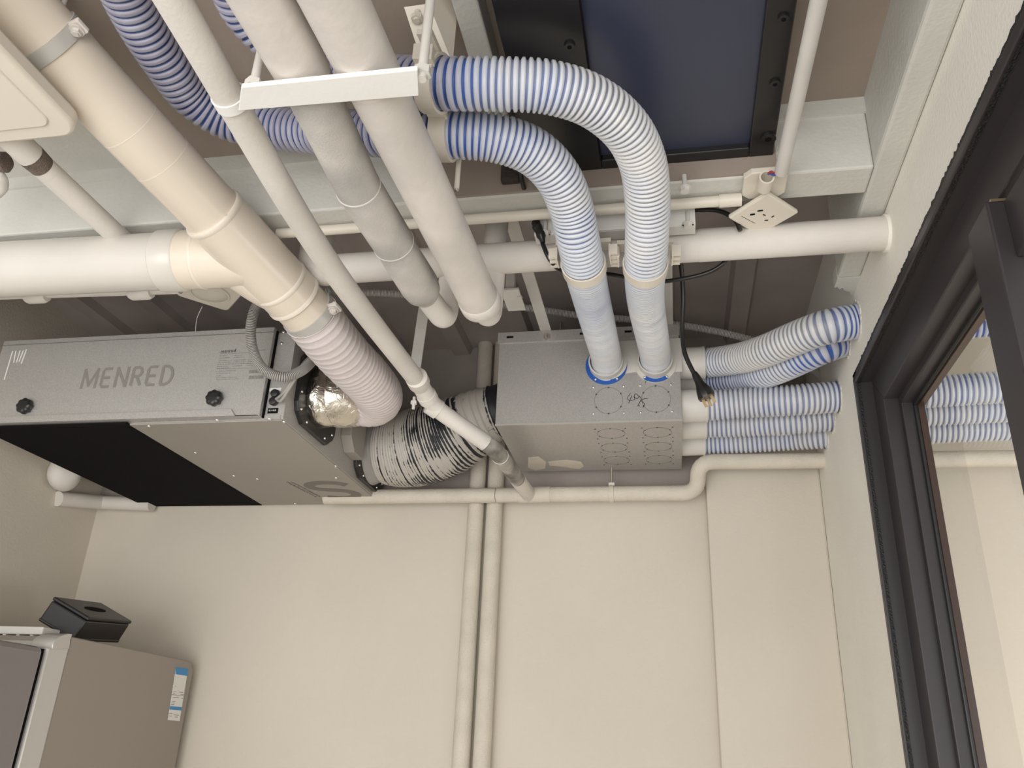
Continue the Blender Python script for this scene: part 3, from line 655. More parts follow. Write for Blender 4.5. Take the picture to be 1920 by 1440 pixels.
# ================================================================== INSULATED DUCT
ip = [V((UX1 + .012, 2.145, 2.262)), V((-.80, 2.142, 2.262)), V((-.72, 2.135, 2.268)), V((-.60, 2.115, 2.295)), V((-.50, 2.09, 2.338)), V((-.445, 2.08, 2.353)), V((BX0 - .001, 2.08, 2.355))]
path, L = resample(catmull(ip), .0022); n = len(path); rnd = random.Random(8); rd = []; rb = []; bare = []; ridges = []; s = 0
while s < L:
    q = s / L; ridges.append(s); s += (.0085 if q < .66 else .020) * rnd.uniform(.7, 1.3)
seg = 64
for i in range(n):
    s = i / (n - 1) * L; q = s / L; dm = min(abs(s - r) for r in ridges); h = math.exp(-(dm / .0028) ** 2)
    base = .075 + .034 * math.sin(math.pi * min(1, q / .9) ** .8) * (1 if q < .9 else .5) if q > .07 else .075
    if q > .95: base = .062
    rd.append(base + .0035 * h); rb.append(h)
g = G().tube(path, rd, seg)
g.att['rib'] = [h * .72 for h in rb for _ in range(seg)]
bt = lerp_tab([(0, .1), (.05, .12), (.3, .28), (.45, .52), (.58, .55), (.68, .4), (.74, -.05), (.88, -.1), (.91, .7), (1, .7)])
g.att['bare'] = [bt(i / (n - 1)) for i in range(n) for _ in range(seg)]
ins = thing('insulated_duct', 'thick black insulated duct streaked with grey paint between ventilation unit and steel box', 'duct', (-.63, 2.12, 2.17))
build('jacket', g, 'insul', ins, angle=85)
build('adapter', G().tube([V((UX1 + .011, 2.15, 2.268)), V((UX1 + .03, 2.15, 2.268)), V((UX1 + .055, 2.147, 2.264))], [.098, .092, .083], 40), 'conduit_grey', ins)
build('tape_end', G().tube([V((BX0 - .03, 2.08, 2.354)), V((BX0 - .001, 2.08, 2.354))], [.070, .066], 40), 'black_plastic', ins)

# ================================================================== BIG CREAM PIPE WITH TEE
pv = thing('tee_duct_pipe', 'thick cream plastic duct pipe with a side branch running along the upper left', 'pipe', (-.85, 1.0, 2.24))
R0 = .0535
start = PVS - pdir * .19; flat_ = V((pdir.x, pdir.y, 0)).normalized()
build('main_pipe', G().tube([start - flat_ * .4, start, PVE + pdir * .035], R0, 48), 'pvc', pv)
def on_main(u, v):
    # parameter on the main axis closest to the pixel ray
    k = ray(u, v).normalized(); w0 = PVS - CAM; b = pdir.dot(k); dd = pdir.dot(w0); e = k.dot(w0); return PVS + pdir * ((b * e - dd) / (1 - b * b))
tc = on_main(452, 452)
t0, t1 = on_main(408, 405), on_main(566, 572)
ta, tb_, tc2 = on_main(400, 398), on_main(535, 540), on_main(424, 424)
build('tee_body', G().tube([on_main(398, 396), on_main(440, 440), on_main(548, 553)], .0575, 48), 'pvc', pv)
rg = build('tee_rim', G().tube([on_main(398, 396), on_main(400, 398), on_main(404, 402), on_main(407, 405)], [.0576, .0592, .0592, .0576], 48), 'pvc_rim', pv)
build('tee_rim', G().tube([on_main(522, 526), on_main(524, 528), on_main(527, 531), on_main(529, 533)], [.0576, .0592, .0592, .0576], 48), 'pvc_rim', pv)
build('tee_rim', G().tube([on_main(548, 552), on_main(550, 554), on_main(553, 557), on_main(556, 560)], [.0576, .0590, .0590, .054], 48), 'pvc_rim', pv)
bj = on_main(478, 480); bdir = (at(0, 506, Z=bj.z) - bj).normalized()
bs = [bj, bj + bdir * .09]
nb_ = 14; rs = []
# swept shoulder of the tee
shp = [bj + bdir * (.145 * i / nb_) for i in range(nb_ + 1)]
build('tee_shoulder', G().tube(shp, .0572, 48), 'pvc', pv)
sh2 = catmull([on_main(534, 538), on_main(520, 522) + bdir * .020, bj + bdir * .055 + pdir * .006, bj + bdir * .125], 8)
build('tee_sweep', G().tube(sh2, [.0565 - .0105 * i / (len(sh2) - 1) for i in range(len(sh2))], 40), 'pvc', pv)
build('tee_rim', G().tube([bj + bdir * .100, bj + bdir * .102, bj + bdir * .106, bj + bdir * .108], [.0573, .0586, .0586, .0573], 48), 'pvc_rim', pv)
build('branch_collar', G().tube([bj + bdir * .140, bj + bdir * .143, bj + bdir * .186, bj + bdir * .190], [.0575, .0600, .0600, .056], 48), 'pvc_white', pv)
build('branch_pipe', G().tube([bj + bdir * .14, bj + bdir * 1.05], .0555, 48), 'pvc_white', pv)
gs = G()
for q in (.15, .23): c = PVS + (tc - PVS) * q * 2.2; gs.tube([c, c + pdir * .0016], R0 + .00025, 48)
build('mould_mark', gs, 'pvc_rim', pv, kind='stuff')
# clamps on the big pipe
def big_clamp(u, v, label, rod_to):
    c = on_main(u, v); t = thing('pipe_clamp', label, 'pipe clamp', c - V((0, 0, .07)), 'clamps on the big cream pipe')
    build('band', G().ring(c - pdir * .011, pdir, R0 - .001, R0 + .0035, .022, 56), 'clamp_grey', t)
    side = pdir.cross(V((0, 0, 1))).normalized()
    e = c + side * (R0 + .010)
    build('ear', G().obox(e, side * .013, pdir * .011, V((0, 0, .004))), 'conduit_pale', t, smooth=False, bevel=.002)
    bo = build('bolt', G().cyl(e + V((0, 0, .012)), e - V((0, 0, .014)), .0045, 12), 'conduit_pale', t)
    build('washer', G().cyl(e - V((0, 0, .004)), e - V((0, 0, .007)), .011, 20), 'conduit_pale', bo)
    build('nut', G().cyl(e - V((0, 0, .007)), e - V((0, 0, .012)), .0075, 6), 'white_grey', bo, smooth=False)
    build('rod', G().cyl(c + V((0, 0, R0)), V((c.x, c.y, rod_to)), .004, 10), 'white_grey', t)
big_clamp(95, 78, 'grey pipe clamp round the big cream pipe in the upper left corner', ZC)
big_clamp(578, 590, 'pipe clamp where the big cream pipe meets the lilac flexible hose', ZD)

# ================================================================== THREE PARALLEL PIPES
ZP = 2.25
def yline(u, v, Z, y0, y1):
    p = at(u, v, Z=Z); return V((p.x, y0, Z)), V((p.x, y1, Z))
# thin pipe that drops to the wall run
A0 = at(325, 0, Z=ZP); A1 = at(600, 470, Z=ZP); A2 = at(788, 722, Z=ZP); dA = (A1 - A0).normalized()
thin = thing('drain_pipe', 'thin white painted drain pipe with two elbows reaching down to the wall pipe', 'pipe', (-.5, 1.3, 2.14))
r1 = .0205
E1 = at(812, 762, Y=1.735); E2 = at(928, 842, Y=1.845); E3 = at(992, 928, Y=2.225)
build('straight_run', G().tube(catmull([A0 - dA * .45, A0, A1, A2], 8), r1, 32), 'pipe', thin)
build('elbow_collar', G().tube([A2 - dA * .045, A2 - dA * .042, A2 - dA * .012, A2 + dA * .004], [r1, r1 + .0045, r1 + .0045, r1], 32), 'pipe', thin)
low = resample(fillet([A2, E1, E2, E3], .045), .008)[0]; kb_ = min(range(len(low)), key=lambda i: (low[i] - (E2 - (E2 - E1).normalized() * .03)).length); ke_ = min(len(low) - 2, kb_ + 32)
build('lower_run', G().tube(low[:kb_ + 1], .0205, 32), 'pipe', thin); build('bare_run', G().tube(low[kb_:ke_ + 1], .0203, 32), plain('half_painted_grey_pipe', (.62, .58, .52), .55, c2=(.05, .047, .045), vscale=14, detail=7), thin); build('lower_run', G().tube(low[ke_:], .0205, 32), 'pipe', thin)
dd = (E2 - E1).normalized()
build('elbow_collar', G().tube([E1 - dd * .012, E1 - dd * .01, E1 + dd * .016, E1 + dd * .018], [.021, .0238, .0238, .021], 32), 'pipe', thin)
d3 = (E3 - E2).normalized(); g = G(); g.tube([E2 + d3 * .05, E2 + d3 * .053], .0212, 32); build('seam_ring', g, 'white', thin)
# strap clamp above the first elbow
st = thing('pipe_hanger', 'flat white hanger strap rising from the thin drain pipe to the ceiling', 'hanger', A2 - V((0, 0, .03)))
tA = at(800, 585, Y=A2.y + .04); mA = at(778, 690, Y=A2.y + .02)
ax = V((.013, 0, 0)); build('strap', G().prism([mA - ax, mA + ax, V((tA.x, tA.y, ZD)) + ax + (tA - mA) * .0, V((tA.x, tA.y, ZD)) - ax], (0, .004, 0)), 'white_grey', st, smooth=False)
cc = A2 + (E1 - A2) * .55; cdv = (E1 - A2).normalized()
build('clamp_band', G().ring(cc - cdv * .009, cdv, .0205, .0232, .018, 32), 'pipe', st)
b1 = at(776, 755, Y=cc.y); bo = build('bolt', G().cyl(b1 + V((0, 0, .014)), b1 - V((0, 0, .016)), .0036, 10), 'white_grey', st)
build('nut', G().cyl(b1 + V((0, 0, .004)), b1 - V((0, 0, .004)), .0075, 6), 'white_grey', bo, smooth=False)
# insulated middle pipe
B0 = at(520, 60, Z=ZP); B1 = at(792, 545, Z=ZP); dB = (B1 - B0).normalized(); rB = .0335
mid = thing('insulated_pipe', 'grey foam wrapped pipe in the middle of the three parallel pipes', 'pipe', (-.42, .9, 2.2))
J1 = at(672, 352, Z=ZP); J2 = at(738, 456, Z=ZP); J0 = at(570, 140, Z=ZP)
build('foam_sleeve', G().tube(catmull([B0 - dB * .4, J0], 6), rB + .001, 36), 'pipe_smooth', mid)
build('foam_sleeve', G().tube(catmull([J0, J1], 6), rB, 36), 'pipe_foam', mid)
build('foam_sleeve', G().tube(catmull([J1, J2], 6), rB + .0006, 36), 'pipe_foam', mid)
pth = [J2, J2 + dB * .04, B1 - dB * .02, B1, B1 + dB * .012, B1 + dB * .02]
build('end_sleeve', G().tube(pth, [rB - .001, rB, rB + .0015, rB - .001, rB - .008, .024], 36), 'pipe_foam', mid)
for J in (J1, J2): build('joint_ring', G().ring(J - dB * .001, dB, rB - .001, rB + .0014, .002, 40), 'white_grey', mid)
eB = at(836, 604, Z=ZP); sm_ = fillet([B1, eB, V((eB.x + .004, eB.y + .008, ZD))], .035)
build('small_elbow', G().tube(resample(sm_, .006)[0], .0225, 28), 'pipe', mid)
# smooth third pipe
C0 = at(650, 50, Z=ZP); C1 = at(903, 572, Z=ZP); dC = (C1 - C0).normalized(); rC = .0365
thi = thing('insulated_pipe', 'satin grey wrapped pipe, rightmost of the three parallel pipes beside the clamped ducts', 'pipe', (-.33, .9, 2.2))
Jc = at(700, 150, Z=ZP)
build('wrap', G().tube(catmull([C0 - dC * .4, Jc], 8), rC + .0008, 40), 'pipe_smooth', thi)
build('wrap', G().tube(catmull([Jc, C1 - dC * .03], 14), rC, 40), 'pipe_smooth', thi)
build('end_cap', G().tube([C1 - dC * .032, C1 - dC * .028, C1 - dC * .004, C1 + dC * .008, C1 + dC * .013], [rC, rC + .002, rC + .002, rC - .006, .025], 36), 'pipe', thi)
eC = at(918, 598, Z=ZP); sm_ = fillet([C1 - dC * .01, eC, V((eC.x + .004, eC.y + .010, ZD))], .035)
build('small_elbow', G().tube(resample(sm_, .006)[0], .0235, 28), 'pipe', thi)
# white strut under those pipes
zb = ZP - .0375
c4 = [at(u, v, Z=zb - .006) for u, v in ((452, 164), (783, 131), (785, 180), (447, 208))]
strut = thing('pipe_support', 'white steel channel carrying the three parallel pipes near the top left', 'bracket', (c4[0] + c4[2]) / 2 - V((0, 0, .02)))
build('channel', G().prism(c4, (0, 0, .007)), 'white', strut, smooth=False, bevel=.001)
rp = at(783, 140, Z=zb); build('hanger_rod', G().cyl(V((rp.x + .004, rp.y + .004, zb - .004)), V((rp.x + .004, rp.y + .004, ZC)), .006, 12), 'white_grey', strut)
rq = at(474, 168, Z=zb); build('hanger_rod', G().cyl(V((rq.x, rq.y, zb - .004)), V((rq.x, rq.y, ZC)), .0055, 12), 'white_grey', strut)
nq = build('nut', G().cyl(V((rq.x, rq.y, zb + .002)), V((rq.x, rq.y, zb + .012)), .011, 6), 'white_grey', strut, smooth=False)
copy_at(nq, V((rp.x + .004, rp.y + .004, zb + .007)), strut)
pcl = at(432, 185, Z=ZP)
build('saddle_band', G().ring(pcl - dA * .008, dA, r1, r1 + .0025, .016, 36), 'white', strut)

# ================================================================== WALL PIPES
for (u0, lab) in ((890, 'beige vertical wall pipe, left one of the pair below the insulated duct'), (925, 'beige vertical wall pipe, right one of the pair, with a fine seam')):
    p = at(u0, 1000, Y=D - .025)
    t = thing('wall_pipe', lab, 'pipe', (p.x, p.y, 0), 'vertical pipes on the back wall')
    zj = at(930, 1055, Y=D - .025).z if u0 > 900 else 1.2
    build('pipe', G().tube([V((p.x, p.y, 0)), V((p.x, p.y, zj))], .0232, 28), 'pipe_wall', t)
    build('pipe', G().tube([V((p.x, p.y, zj)), V((p.x, p.y, ZD))], .0236, 28), 'pipe_wall', t)
ZW = at(1150, 926, Y=2.228).z
wp = thing('wall_pipe', 'beige horizontal wall pipe below the steel box with an upward jog at its right', 'pipe', (0, 2.22, ZW - .03))
x0 = at(700, 935, Y=2.228).x; x1 = at(1308, 925, Y=2.228).x
p4 = at(1308, 866, Y=2.17); p5 = at(1545, 866, Y=2.17)
xs_ = at(930, 930, Y=2.228).x
build('pipe', G().tube([V((x0 - .15, 2.228, ZW)), V((xs_, 2.228, ZW))], .0212, 28), 'pipe_wall', wp)
run = fillet([V((xs_ + .0015, 2.228, ZW)), V((x1, 2.228, ZW)), V((x1 + .004, p4.y, p4.z)), V((XR + .5, p5.y, p5.z))], .045)
build('pipe', G().tube(resample(run, .01)[0], .0212, 28), 'pipe_wall', wp)
e3 = V((E3.x, 2.228, ZW)); build('tee', G().tube([e3 - V((.03, 0, 0)), e3 + V((.06, 0, 0))], .0228, 28), 'pipe_wall', wp)
kx = at(1147, 926, Y=2.228).x
wc = thing('pipe_clamp', 'small clamp with threaded rod on the horizontal wall pipe under the steel box', 'pipe clamp', (kx, 2.228, ZW - .024))
build('band', G().ring((kx - .006, 2.228, ZW), (1, 0, 0), .0212, .0238, .012, 30), 'pipe_wall', wc)
build('ear', G().box((kx - .008, 2.222, ZW + .021), (kx + .008, 2.234, ZW + .031)), 'white_grey', wc, smooth=False)
build('rod', G().cyl((kx, 2.228, ZW + .028), (kx, 2.228, BZ0 + .001), .0035, 10), 'bolt', wc)
# stub of pipe and wall bump at the far left below the unit
bl = at(121, 888, X=-1.752)
lp = thing('wall_pipe', 'white painted pipe stub with a round bend under the black foam at the far left', 'pipe', (bl.x, bl.y, bl.z - .12))
q0, q1 = at(108, 935, X=-1.79), at(285, 946, Y=2.262); qm = at(190, 942, Y=2.262)
build('stub', G().tube([q0, qm], .0225, 24), 'pipe', lp); build('stub', G().tube([qm + (q1 - qm) * .02, q1], .0215, 24), 'pipe', lp)
build('round_bend', G().tube([bl + V((-.052 + .104 * k / 14, 0, 0)) for k in range(15)], [max(.004, .053 * math.sin(math.pi * k / 14) ** .8) for k in range(15)], 30), 'pipe', lp)
build('riser', G().tube([bl, V((bl.x - .01, bl.y + .02, UZ0 + .1))], .045, 28), 'pipe', lp)

# ================================================================== PIPE, CONDUITS AND BRACKETS BELOW THE BEAM
ZX, YX = 2.372, 1.345
xp = thing('ceiling_pipe', 'thick white painted pipe crossing below the ceiling into the right wall', 'pipe', (-.1, YX, ZX - .03))
xl, xm = -.66, at(1310, 460, Y=YX).x
build('pipe', G().tube([V((xl, YX, ZX)), V((xm, YX, ZX))], .0305, 36), 'pipe', xp)
build('pipe', G().tube([V((xm, YX, ZX)), V((XR + .05, YX, ZX))], .0310, 36), 'pipe', xp)
build('end_elbow', G().tube(resample(fillet([V((xl + .02, YX, ZX)), V((xl - .035, YX, ZX)), V((xl - .035, YX, ZD))], .05), .008)[0], .033, 32), 'pipe', xp)
build('wall_collar', G().ring((XR - .006, YX, ZX), (1, 0, 0), .031, .0345, .006, 36), 'wall_pale', xp)
zc_, yc_ = 2.397, 1.246
cj = at(1385, 368, Y=yc_)
cdt = thing('conduit', 'slim cream conduit running below the cross beam to the junction box', 'conduit', (-.3, yc_, zc_ - .01))
build('tube', G().tube([V((-.73, yc_, zc_)), V((cj.x, yc_, zc_))], .0098, 20), 'cream', cdt)
build('coupling', G().tube([V((cj.x - .034, yc_, zc_)), V((cj.x + .004, yc_, zc_))], .0118, 20), 'cream', cdt)
# dangling socket and its box
jb = thing('junction_box', 'cream junction box with a twisted wall socket hanging under the ceiling beam', 'socket', (.18, 1.27, 2.37))
bc = at(1432, 352, Z=2.403); ex = V((1, 0, 0)); ey = V((0, 1, 0))
o8 = []
for (a, b) in ((-.036, -.024), (-.024, -.036), (.024, -.036), (.036, -.024), (.036, .024), (.024, .036), (-.024, .036), (-.036, .024)): o8.append(V((bc.x + a, bc.y - .012 + b, 2.398)))
build('back_box', G().prism(o8, (0, 0, .012)), 'cream', jb, smooth=False, bevel=.002)
pcn = V((.1814, 1.2787, 2.3867)); Rm = Matrix(((.67, .741, .044), (.742, -.669, -.036), (.003, .057, -.998)))
rx, ry, rz = (V((Rm[i][j] for i in range(3))).normalized() for j in range(3))
if rz.z > 0: rz = -rz
plate = build('socket_plate', G().obox(pcn, rx * .043, ry * .043, rz * .0045), 'cream', jb, smooth=False, bevel=.003)
def hole(u, v, a, l, w_): 
    k = ray(u, v); t = (pcn + rz * .0046 - CAM).dot(rz) / k.dot(rz); p = CAM + k * t
    e = (rx * math.cos(a) + ry * math.sin(a)); f = rz.cross(e); return G().obox(p, e * l, f * w_, rz * .0004)
for (u, v, a, l, w_) in ((1411, 402, .9, .0042, .0022), (1425.5, 395, .9, .0048, .0018), (1433, 403, .2, .0028, .0011), (1449, 406, 1.6, .0028, .0011), (1437, 413, .75, .0032, .0010)):
    build('socket_slot', hole(u, v, a, l, w_), 'black', plate, smooth=False)
build('switch_gap', hole(1403, 412, 0.05, .018, .0004), 'line', plate, smooth=False)
cl = at(1440, 325, Z=2.383); cl2 = at(1432, 352, Z=2.388)
build('conduit_collar', G().ring(cl2, (cl - cl2), .0098, .0125, .034, 24), 'cream', jb)
pa = at(1537, -8, Z=2.388); pb = at(1465, 322, Z=2.388); pdv = (pb - pa).normalized()
cw = thing('conduit', 'white conduit slanting down from the top edge beside the black framed panel', 'conduit', pb - V((0, 0, .02)))
build('tube', G().tube([pa - pdv * .6, pb], .0112, 22), 'white_grey', cw)
gw = G().tube(catmull([pb - pdv * .01, at(1455, 325, Z=2.386), at(1446, 322, Z=2.386), cl], 8), .0018, 8); build('red_wire', gw, plain('red_wire', (.35, .03, .03), .4), cw)
gw = G().tube(catmull([pb - pdv * .01, at(1453, 328, Z=2.384), at(1444, 326, Z=2.384), cl + V((0, .002, 0))], 8), .0018, 8); build('blue_wire', gw, plain('blue_wire', (.03, .06, .3), .4), cw)
# angle bracket that carries the two ducts
bx0, bx1 = at(1005, 410, Y=1.29).x, at(1302, 395, Y=1.29).x
br = thing('duct_bracket', 'white angle bracket bolted under the cross beam behind the two bent ducts', 'bracket', ((bx0 + bx1) / 2, 1.30, 2.36))
build('angle_face', G().box((bx0, 1.277, 2.374), (bx1, 1.281, 2.409)), 'white', br, smooth=False)
build('angle_foot', G().box((bx0, 1.281, 2.3735), (bx1, 1.308, 2.377)), 'white_grey', br, smooth=False)
for (u, v, s) in ((1284, 356, 1), (1290, 424, 0), (1022, 440, 0)):
    c = at(u, v, Z=2.371); b_ = build('bolt', G().cyl(c, c + V((0, 0, .03)), .0042, 10), 'white_grey', br)
    build('nut', G().cyl(c + V((0, 0, -.004)), c + V((0, 0, .003)), .0082, 6), 'white_grey', b_, smooth=False)
    build('washer', G().cyl(c + V((0, 0, .003)), c + V((0, 0, .0045)), .0105, 20), 'white_grey', b_)
# duct saddles
def saddle(path_w, u, v, Z, label):
    c = at(u, v, Z=Z); t = thing('duct_clamp', label, 'clamp', c - V((0, 0, .045)), 'plastic duct clamps')
    k = min(range(len(path_w)), key=lambda i: (path_w[i] - c).length); d = (path_w[min(k + 1, len(path_w) - 1)] - path_w[k - 1]).normalized()
    c = path_w[k]
    build('band', G().ring(c - d * .012, d, .0378, .0405, .024, 44), 'cream', t)
    sd = d.cross(V((0, 0, 1))).normalized(); up = sd.cross(d).normalized()
    if up.z < 0: up = -up
    for s in (-1, 1):
        e = c + sd * s * .046 + up * .02
        build('comb_frame', G().obox(e + sd * s * .002, sd * .0015, d * .017, up * .012), 'cream', t, smooth=False)
        for q in (-1, 0, 1): build('comb_tooth', G().obox(e + d * q * .015 + sd * s * .008, sd * .008, d * .0026, up * .010), 'cream', t, smooth=False)
    build('base', G().obox(c + up * .042, sd * .05, d * .014, up * .004), 'cream', t, smooth=False)
dPA = catmull(PAw); dPB = catmull(PBw)
saddle(dPA, 1210, 497, 2.303, 'cream clamp ring on the outer duct next to the hanging black cable')
saddle(dPB, 1094, 497, 2.303, 'cream clamp ring on the inner duct next to the taped cable joint')
def block_clamp(path_w, u, v, Z, label):
    c = at(u, v, Z=Z); k = min(range(len(path_w)), key=lambda i: (path_w[i] - c).length); c = path_w[k]; d = (path_w[k + 1] - path_w[k - 1]).normalized()
    t = thing('duct_clamp', label, 'clamp', c - V((0, 0, .045)), 'plastic duct clamps'); sd = d.cross(V((0, 0, 1))).normalized()
    build('band', G().ring(c - d * .013, d, .0378, .0425, .026, 44), 'cream', t)
    build('side_block', G().obox(c + sd * .044 + V((0, 0, .010)), sd * .008, d * .015, V((0, 0, .014))), 'cream', t, smooth=False, bevel=.001)
    build('side_block', G().obox(c - sd * .044 + V((0, 0, .010)), sd * .008, d * .015, V((0, 0, .014))), 'cream', t, smooth=False, bevel=.001)
    build('top_bar', G().obox(c + V((0, 0, .046)), sd * .052, d * .012, V((0, 0, .005))), 'cream', t, smooth=False)
    return c
ca = block_clamp(dPA, 812, 157, 2.366, 'cream block clamp on the outer duct just right of the white pipe support')
cb = block_clamp(dPB, 835, 253, 2.362, 'cream block clamp on the inner duct just right of the wrapped pipe')
hp = thing('clamp_hanger', 'cream angle plate with bolts hanging the block clamps from the ceiling', 'bracket', V((ca.x - .01, .86, 2.40)))
ha, hb = at(757, 18, Z=2.50), at(800, 12, Z=2.50)
build('plate', G().prism([V((ha.x, ha.y, 2.505)), V((hb.x, hb.y, 2.505)), V((ca.x + .012, ca.y + .03, 2.432)), V((ca.x - .03, ca.y + .03, 2.432))], (0, .003, .004)), 'cream', hp, smooth=False)
build('web', G().prism([V((hb.x, hb.y, 2.505)), V((hb.x, hb.y, ZC)), V((ca.x + .012, ca.y + .03, ZC)), V((ca.x + .012, ca.y + .03, 2.432))], (.003, 0, 0)), 'cream', hp, smooth=False)
for (u, v) in ((781, 40), (790, 70)):
    c = at(u, v, Z=2.478); b_ = build('bolt', G().cyl(c, c + V((0, 0, .02)), .005, 10), 'cream', hp); build('nut', G().cyl(c + V((0, 0, .003)), c + V((0, 0, .011)), .009, 6), 'cream', b_, smooth=False)
rdp = at(856, 355, Y=1.02); rdq = at(860, 290, Y=1.03)
rodd = thing('threaded_rod', 'short thin rod hanging free below the inner duct', 'rod', rdp)
build('rod', G().cyl(rdp, V((rdp.x, rdp.y, ZC)), .0042, 10), 'cream', rodd); build('tip', G().dome(rdp, (0, 0, -1), .0042, .004, 10), 'bolt', rodd)

# bars that carry the steel box
for (u, v, lab) in ((1022, 612, 'white flat bar running back over the left part of the steel box'), (1250, 560, 'grey flat bar running back behind the outer duct over the steel box')):
    p = at(u, v, Z=2.492); t = thing('hanger_bar', lab, 'bar', (p.x, 1.8, 2.488), 'bars above the steel box')
    build('bar', G().box((p.x - .014, BY1, BZ1 + .0045), (p.x + .014, D, BZ1 + .0085)), 'white_grey', t, smooth=False)
    build('upstand', G().box((p.x - .014, BY1, BZ1 + .0085), (p.x - .011, D, BZ1 + .032)), 'white_grey', t, smooth=False)
    for yy in (1.45, 2.15): build('drop_rod', G().cyl((p.x, yy, BZ1 + .006), (p.x, yy, ZD), .004, 10), 'bolt', t)
q0, q1 = at(938, 545, Z=2.46), at(986, 582, Z=2.46)
pt = thing('bracket_plate', 'small white plate with one bolt beside the end of the wrapped pipe', 'plate', (q0 + q1) / 2)
build('plate', G().box((q0.x, q0.y, 2.46), (q1.x, q1.y, 2.466)), 'white_grey', pt, smooth=False, bevel=.001)
c = at(975, 556, Z=2.46); build('bolt', G().cyl(c, c - V((0, 0, .004)), .006, 6), 'white_grey', pt, smooth=False)
build('arm', G().box((q0.x + .01, q0.y + .01, 2.466), (q0.x + .03, q0.y + .03, ZD)), 'white_grey', pt, smooth=False)

sd0, sd1 = at(940, 345, Y=1.19), at(976, 306, Y=1.19)
build('steel_stub', G().box((sd0.x, 1.178, sd0.z), (sd1.x, 1.195, sd1.z)), plain('rusty_dark_steel', (.05, .038, .034), .8, bump=1, bscale=140), smooth=False, bevel=.003, label='rough dark welded steel stub on the beam below the inner duct bend', cat='steel stub')
# black framed blue panel
zk = 2.447
kL, kR, kF = at(920, 0, Z=zk).x, at(1472, 150, Z=zk).x, 1.196
kb = thing('ceiling_panel', 'dark blue frosted panel in a bolted black metal frame set in the ceiling', 'ceiling panel', ((kL + kR) / 2, .75, zk))
gl, gr = at(1088, 0, Z=zk).x, at(1438, 0, Z=zk).x; gf = at(1408, 278, Z=zk).y; kN = -.15
fl = .006
build('frame_wide_side', G().box((kL, kN, zk), (gl, kF, ZC)), 'black_metal', kb, smooth=False, bevel=.002)
build('frame_narrow_side', G().box((gr, kN, zk), (kR, kF, ZC)), 'black_metal', kb, smooth=False, bevel=.002)
build('frame_end', G().box((gl, gf, zk), (gr, kF, ZC)), 'black_metal', kb, smooth=False, bevel=.002)
build('frame_end', G().box((gl, kN, zk), (gr, kN + .06, ZC)), 'black_metal', kb, smooth=False, bevel=.002)
build('blue_pane', G().box((gl, kN + .06, zk + .012), (gr, gf, zk + .018)), 'pane', kb, smooth=False)
build('inner_seam', G().box((gl - .0022, kN, zk - .0006), (gl + .001, gf, zk)), 'black', kb, smooth=False)
fb = None
for (u, v, r_) in ((1469, 33, .008), (1453, 155, .008), (1440, 258, .013), (1068, 85, .008), (1266, 318, .006), (1350, 308, .006)):
    c = at(u, v, Z=zk); b_ = build('frame_bolt', G().cyl(c, c - V((0, 0, .004)), r_, 18), 'black_metal', kb); build('socket', G().cyl(c - V((0, 0, .004)), c - V((0, 0, .0044)), r_ * .45, 6), 'black', b_, smooth=False)

# ================================================================== CABLES
def cable(name, pts, r, label, cat='cable', mat='rubber', parent=None, seg=12):
    return build(name, G().tube(resample(catmull(pts, 10), .006)[0], r, seg), mat, parent, label=label, cat=cat)
jc = thing('cable', 'black cable with a taped joint crossing behind the inner duct', 'cable', (-.2, 1.35, 2.3))
cable('lead', [at(974, 300, Y=1.15), at(978, 335, Y=1.17), at(992, 380, Y=1.24), at(1002, 412, Y=1.27), at(1012, 440, Y=1.275), at(1030, 485, Y=1.28), at(1060, 512, Y=1.33), at(1140, 514, Y=1.40), at(1220, 528, Y=1.42), at(1285, 522, Y=1.41), at(1335, 508, Y=1.40), at(1358, 492, Y=1.39), at(1368, 478, Y=1.39)], .0042, None, None, 'rubber', jc)
tj = [at(1003, 412, Y=1.266), at(1007, 425, Y=1.267), at(1014, 440, Y=1.268), at(1018, 455, Y=1.27)]
build('taped_joint', G().tube(catmull(tj, 4), [.0048, .007, .0085, .0075, .0095, .009, .0078, .0082, .009, .0085, .0062, .0052, .0045], 14), 'rubber', jc)
cable('cable', [at(1388, 432, Y=1.30), at(1378, 412, Y=1.30), at(1350, 396, Y=1.305), at(1305, 394, Y=1.312), at(1220, 404, Y=1.315), at(1120, 412, Y=1.315)], .0043, 'black cable arching from behind the socket to the white angle bracket')
pg = thing('plug_cable', 'black power cable hanging down with a three pin plug over the side ducts', 'plug', (.07, 1.5, 2.0))
YPG = 1.52
cp = [at(1252, 436, Y=1.36), at(1266, 458, Y=1.40), at(1277, 500, Y=1.46), at(1281, 560, Y=1.50), at(1279, 620, Y=YPG), at(1284, 662, Y=YPG), at(1298, 694, Y=YPG), at(1306, 708, Y=YPG)]
cable('lead', cp, .0046, None, None, 'rubber', pg)
a = at(1303, 702, Y=YPG); b = at(1322, 738, Y=YPG); dpl = (b - a).normalized()
build('plug_grip', G().tube([a - dpl * .004, a + dpl * .006, a + dpl * .016, a + dpl * .024, b - dpl * .008, b + dpl * .004, b + dpl * .010], [.0055, .0075, .008, .0095, .0145, .017, .0155], 10), 'rubber', pg, smooth=True, angle=30)
sd = dpl.cross(_f).normalized(); sf = dpl.cross(sd).normalized()
for (e, f) in ((-.009, -.002), (.008, .003), (.001, -.008)):
    p = b + dpl * .009 + sd * e + sf * f; build('pin', G().obox(p + dpl * .008, sd * .0028, sf * .0008, dpl * .009), 'brass', pg, smooth=False)
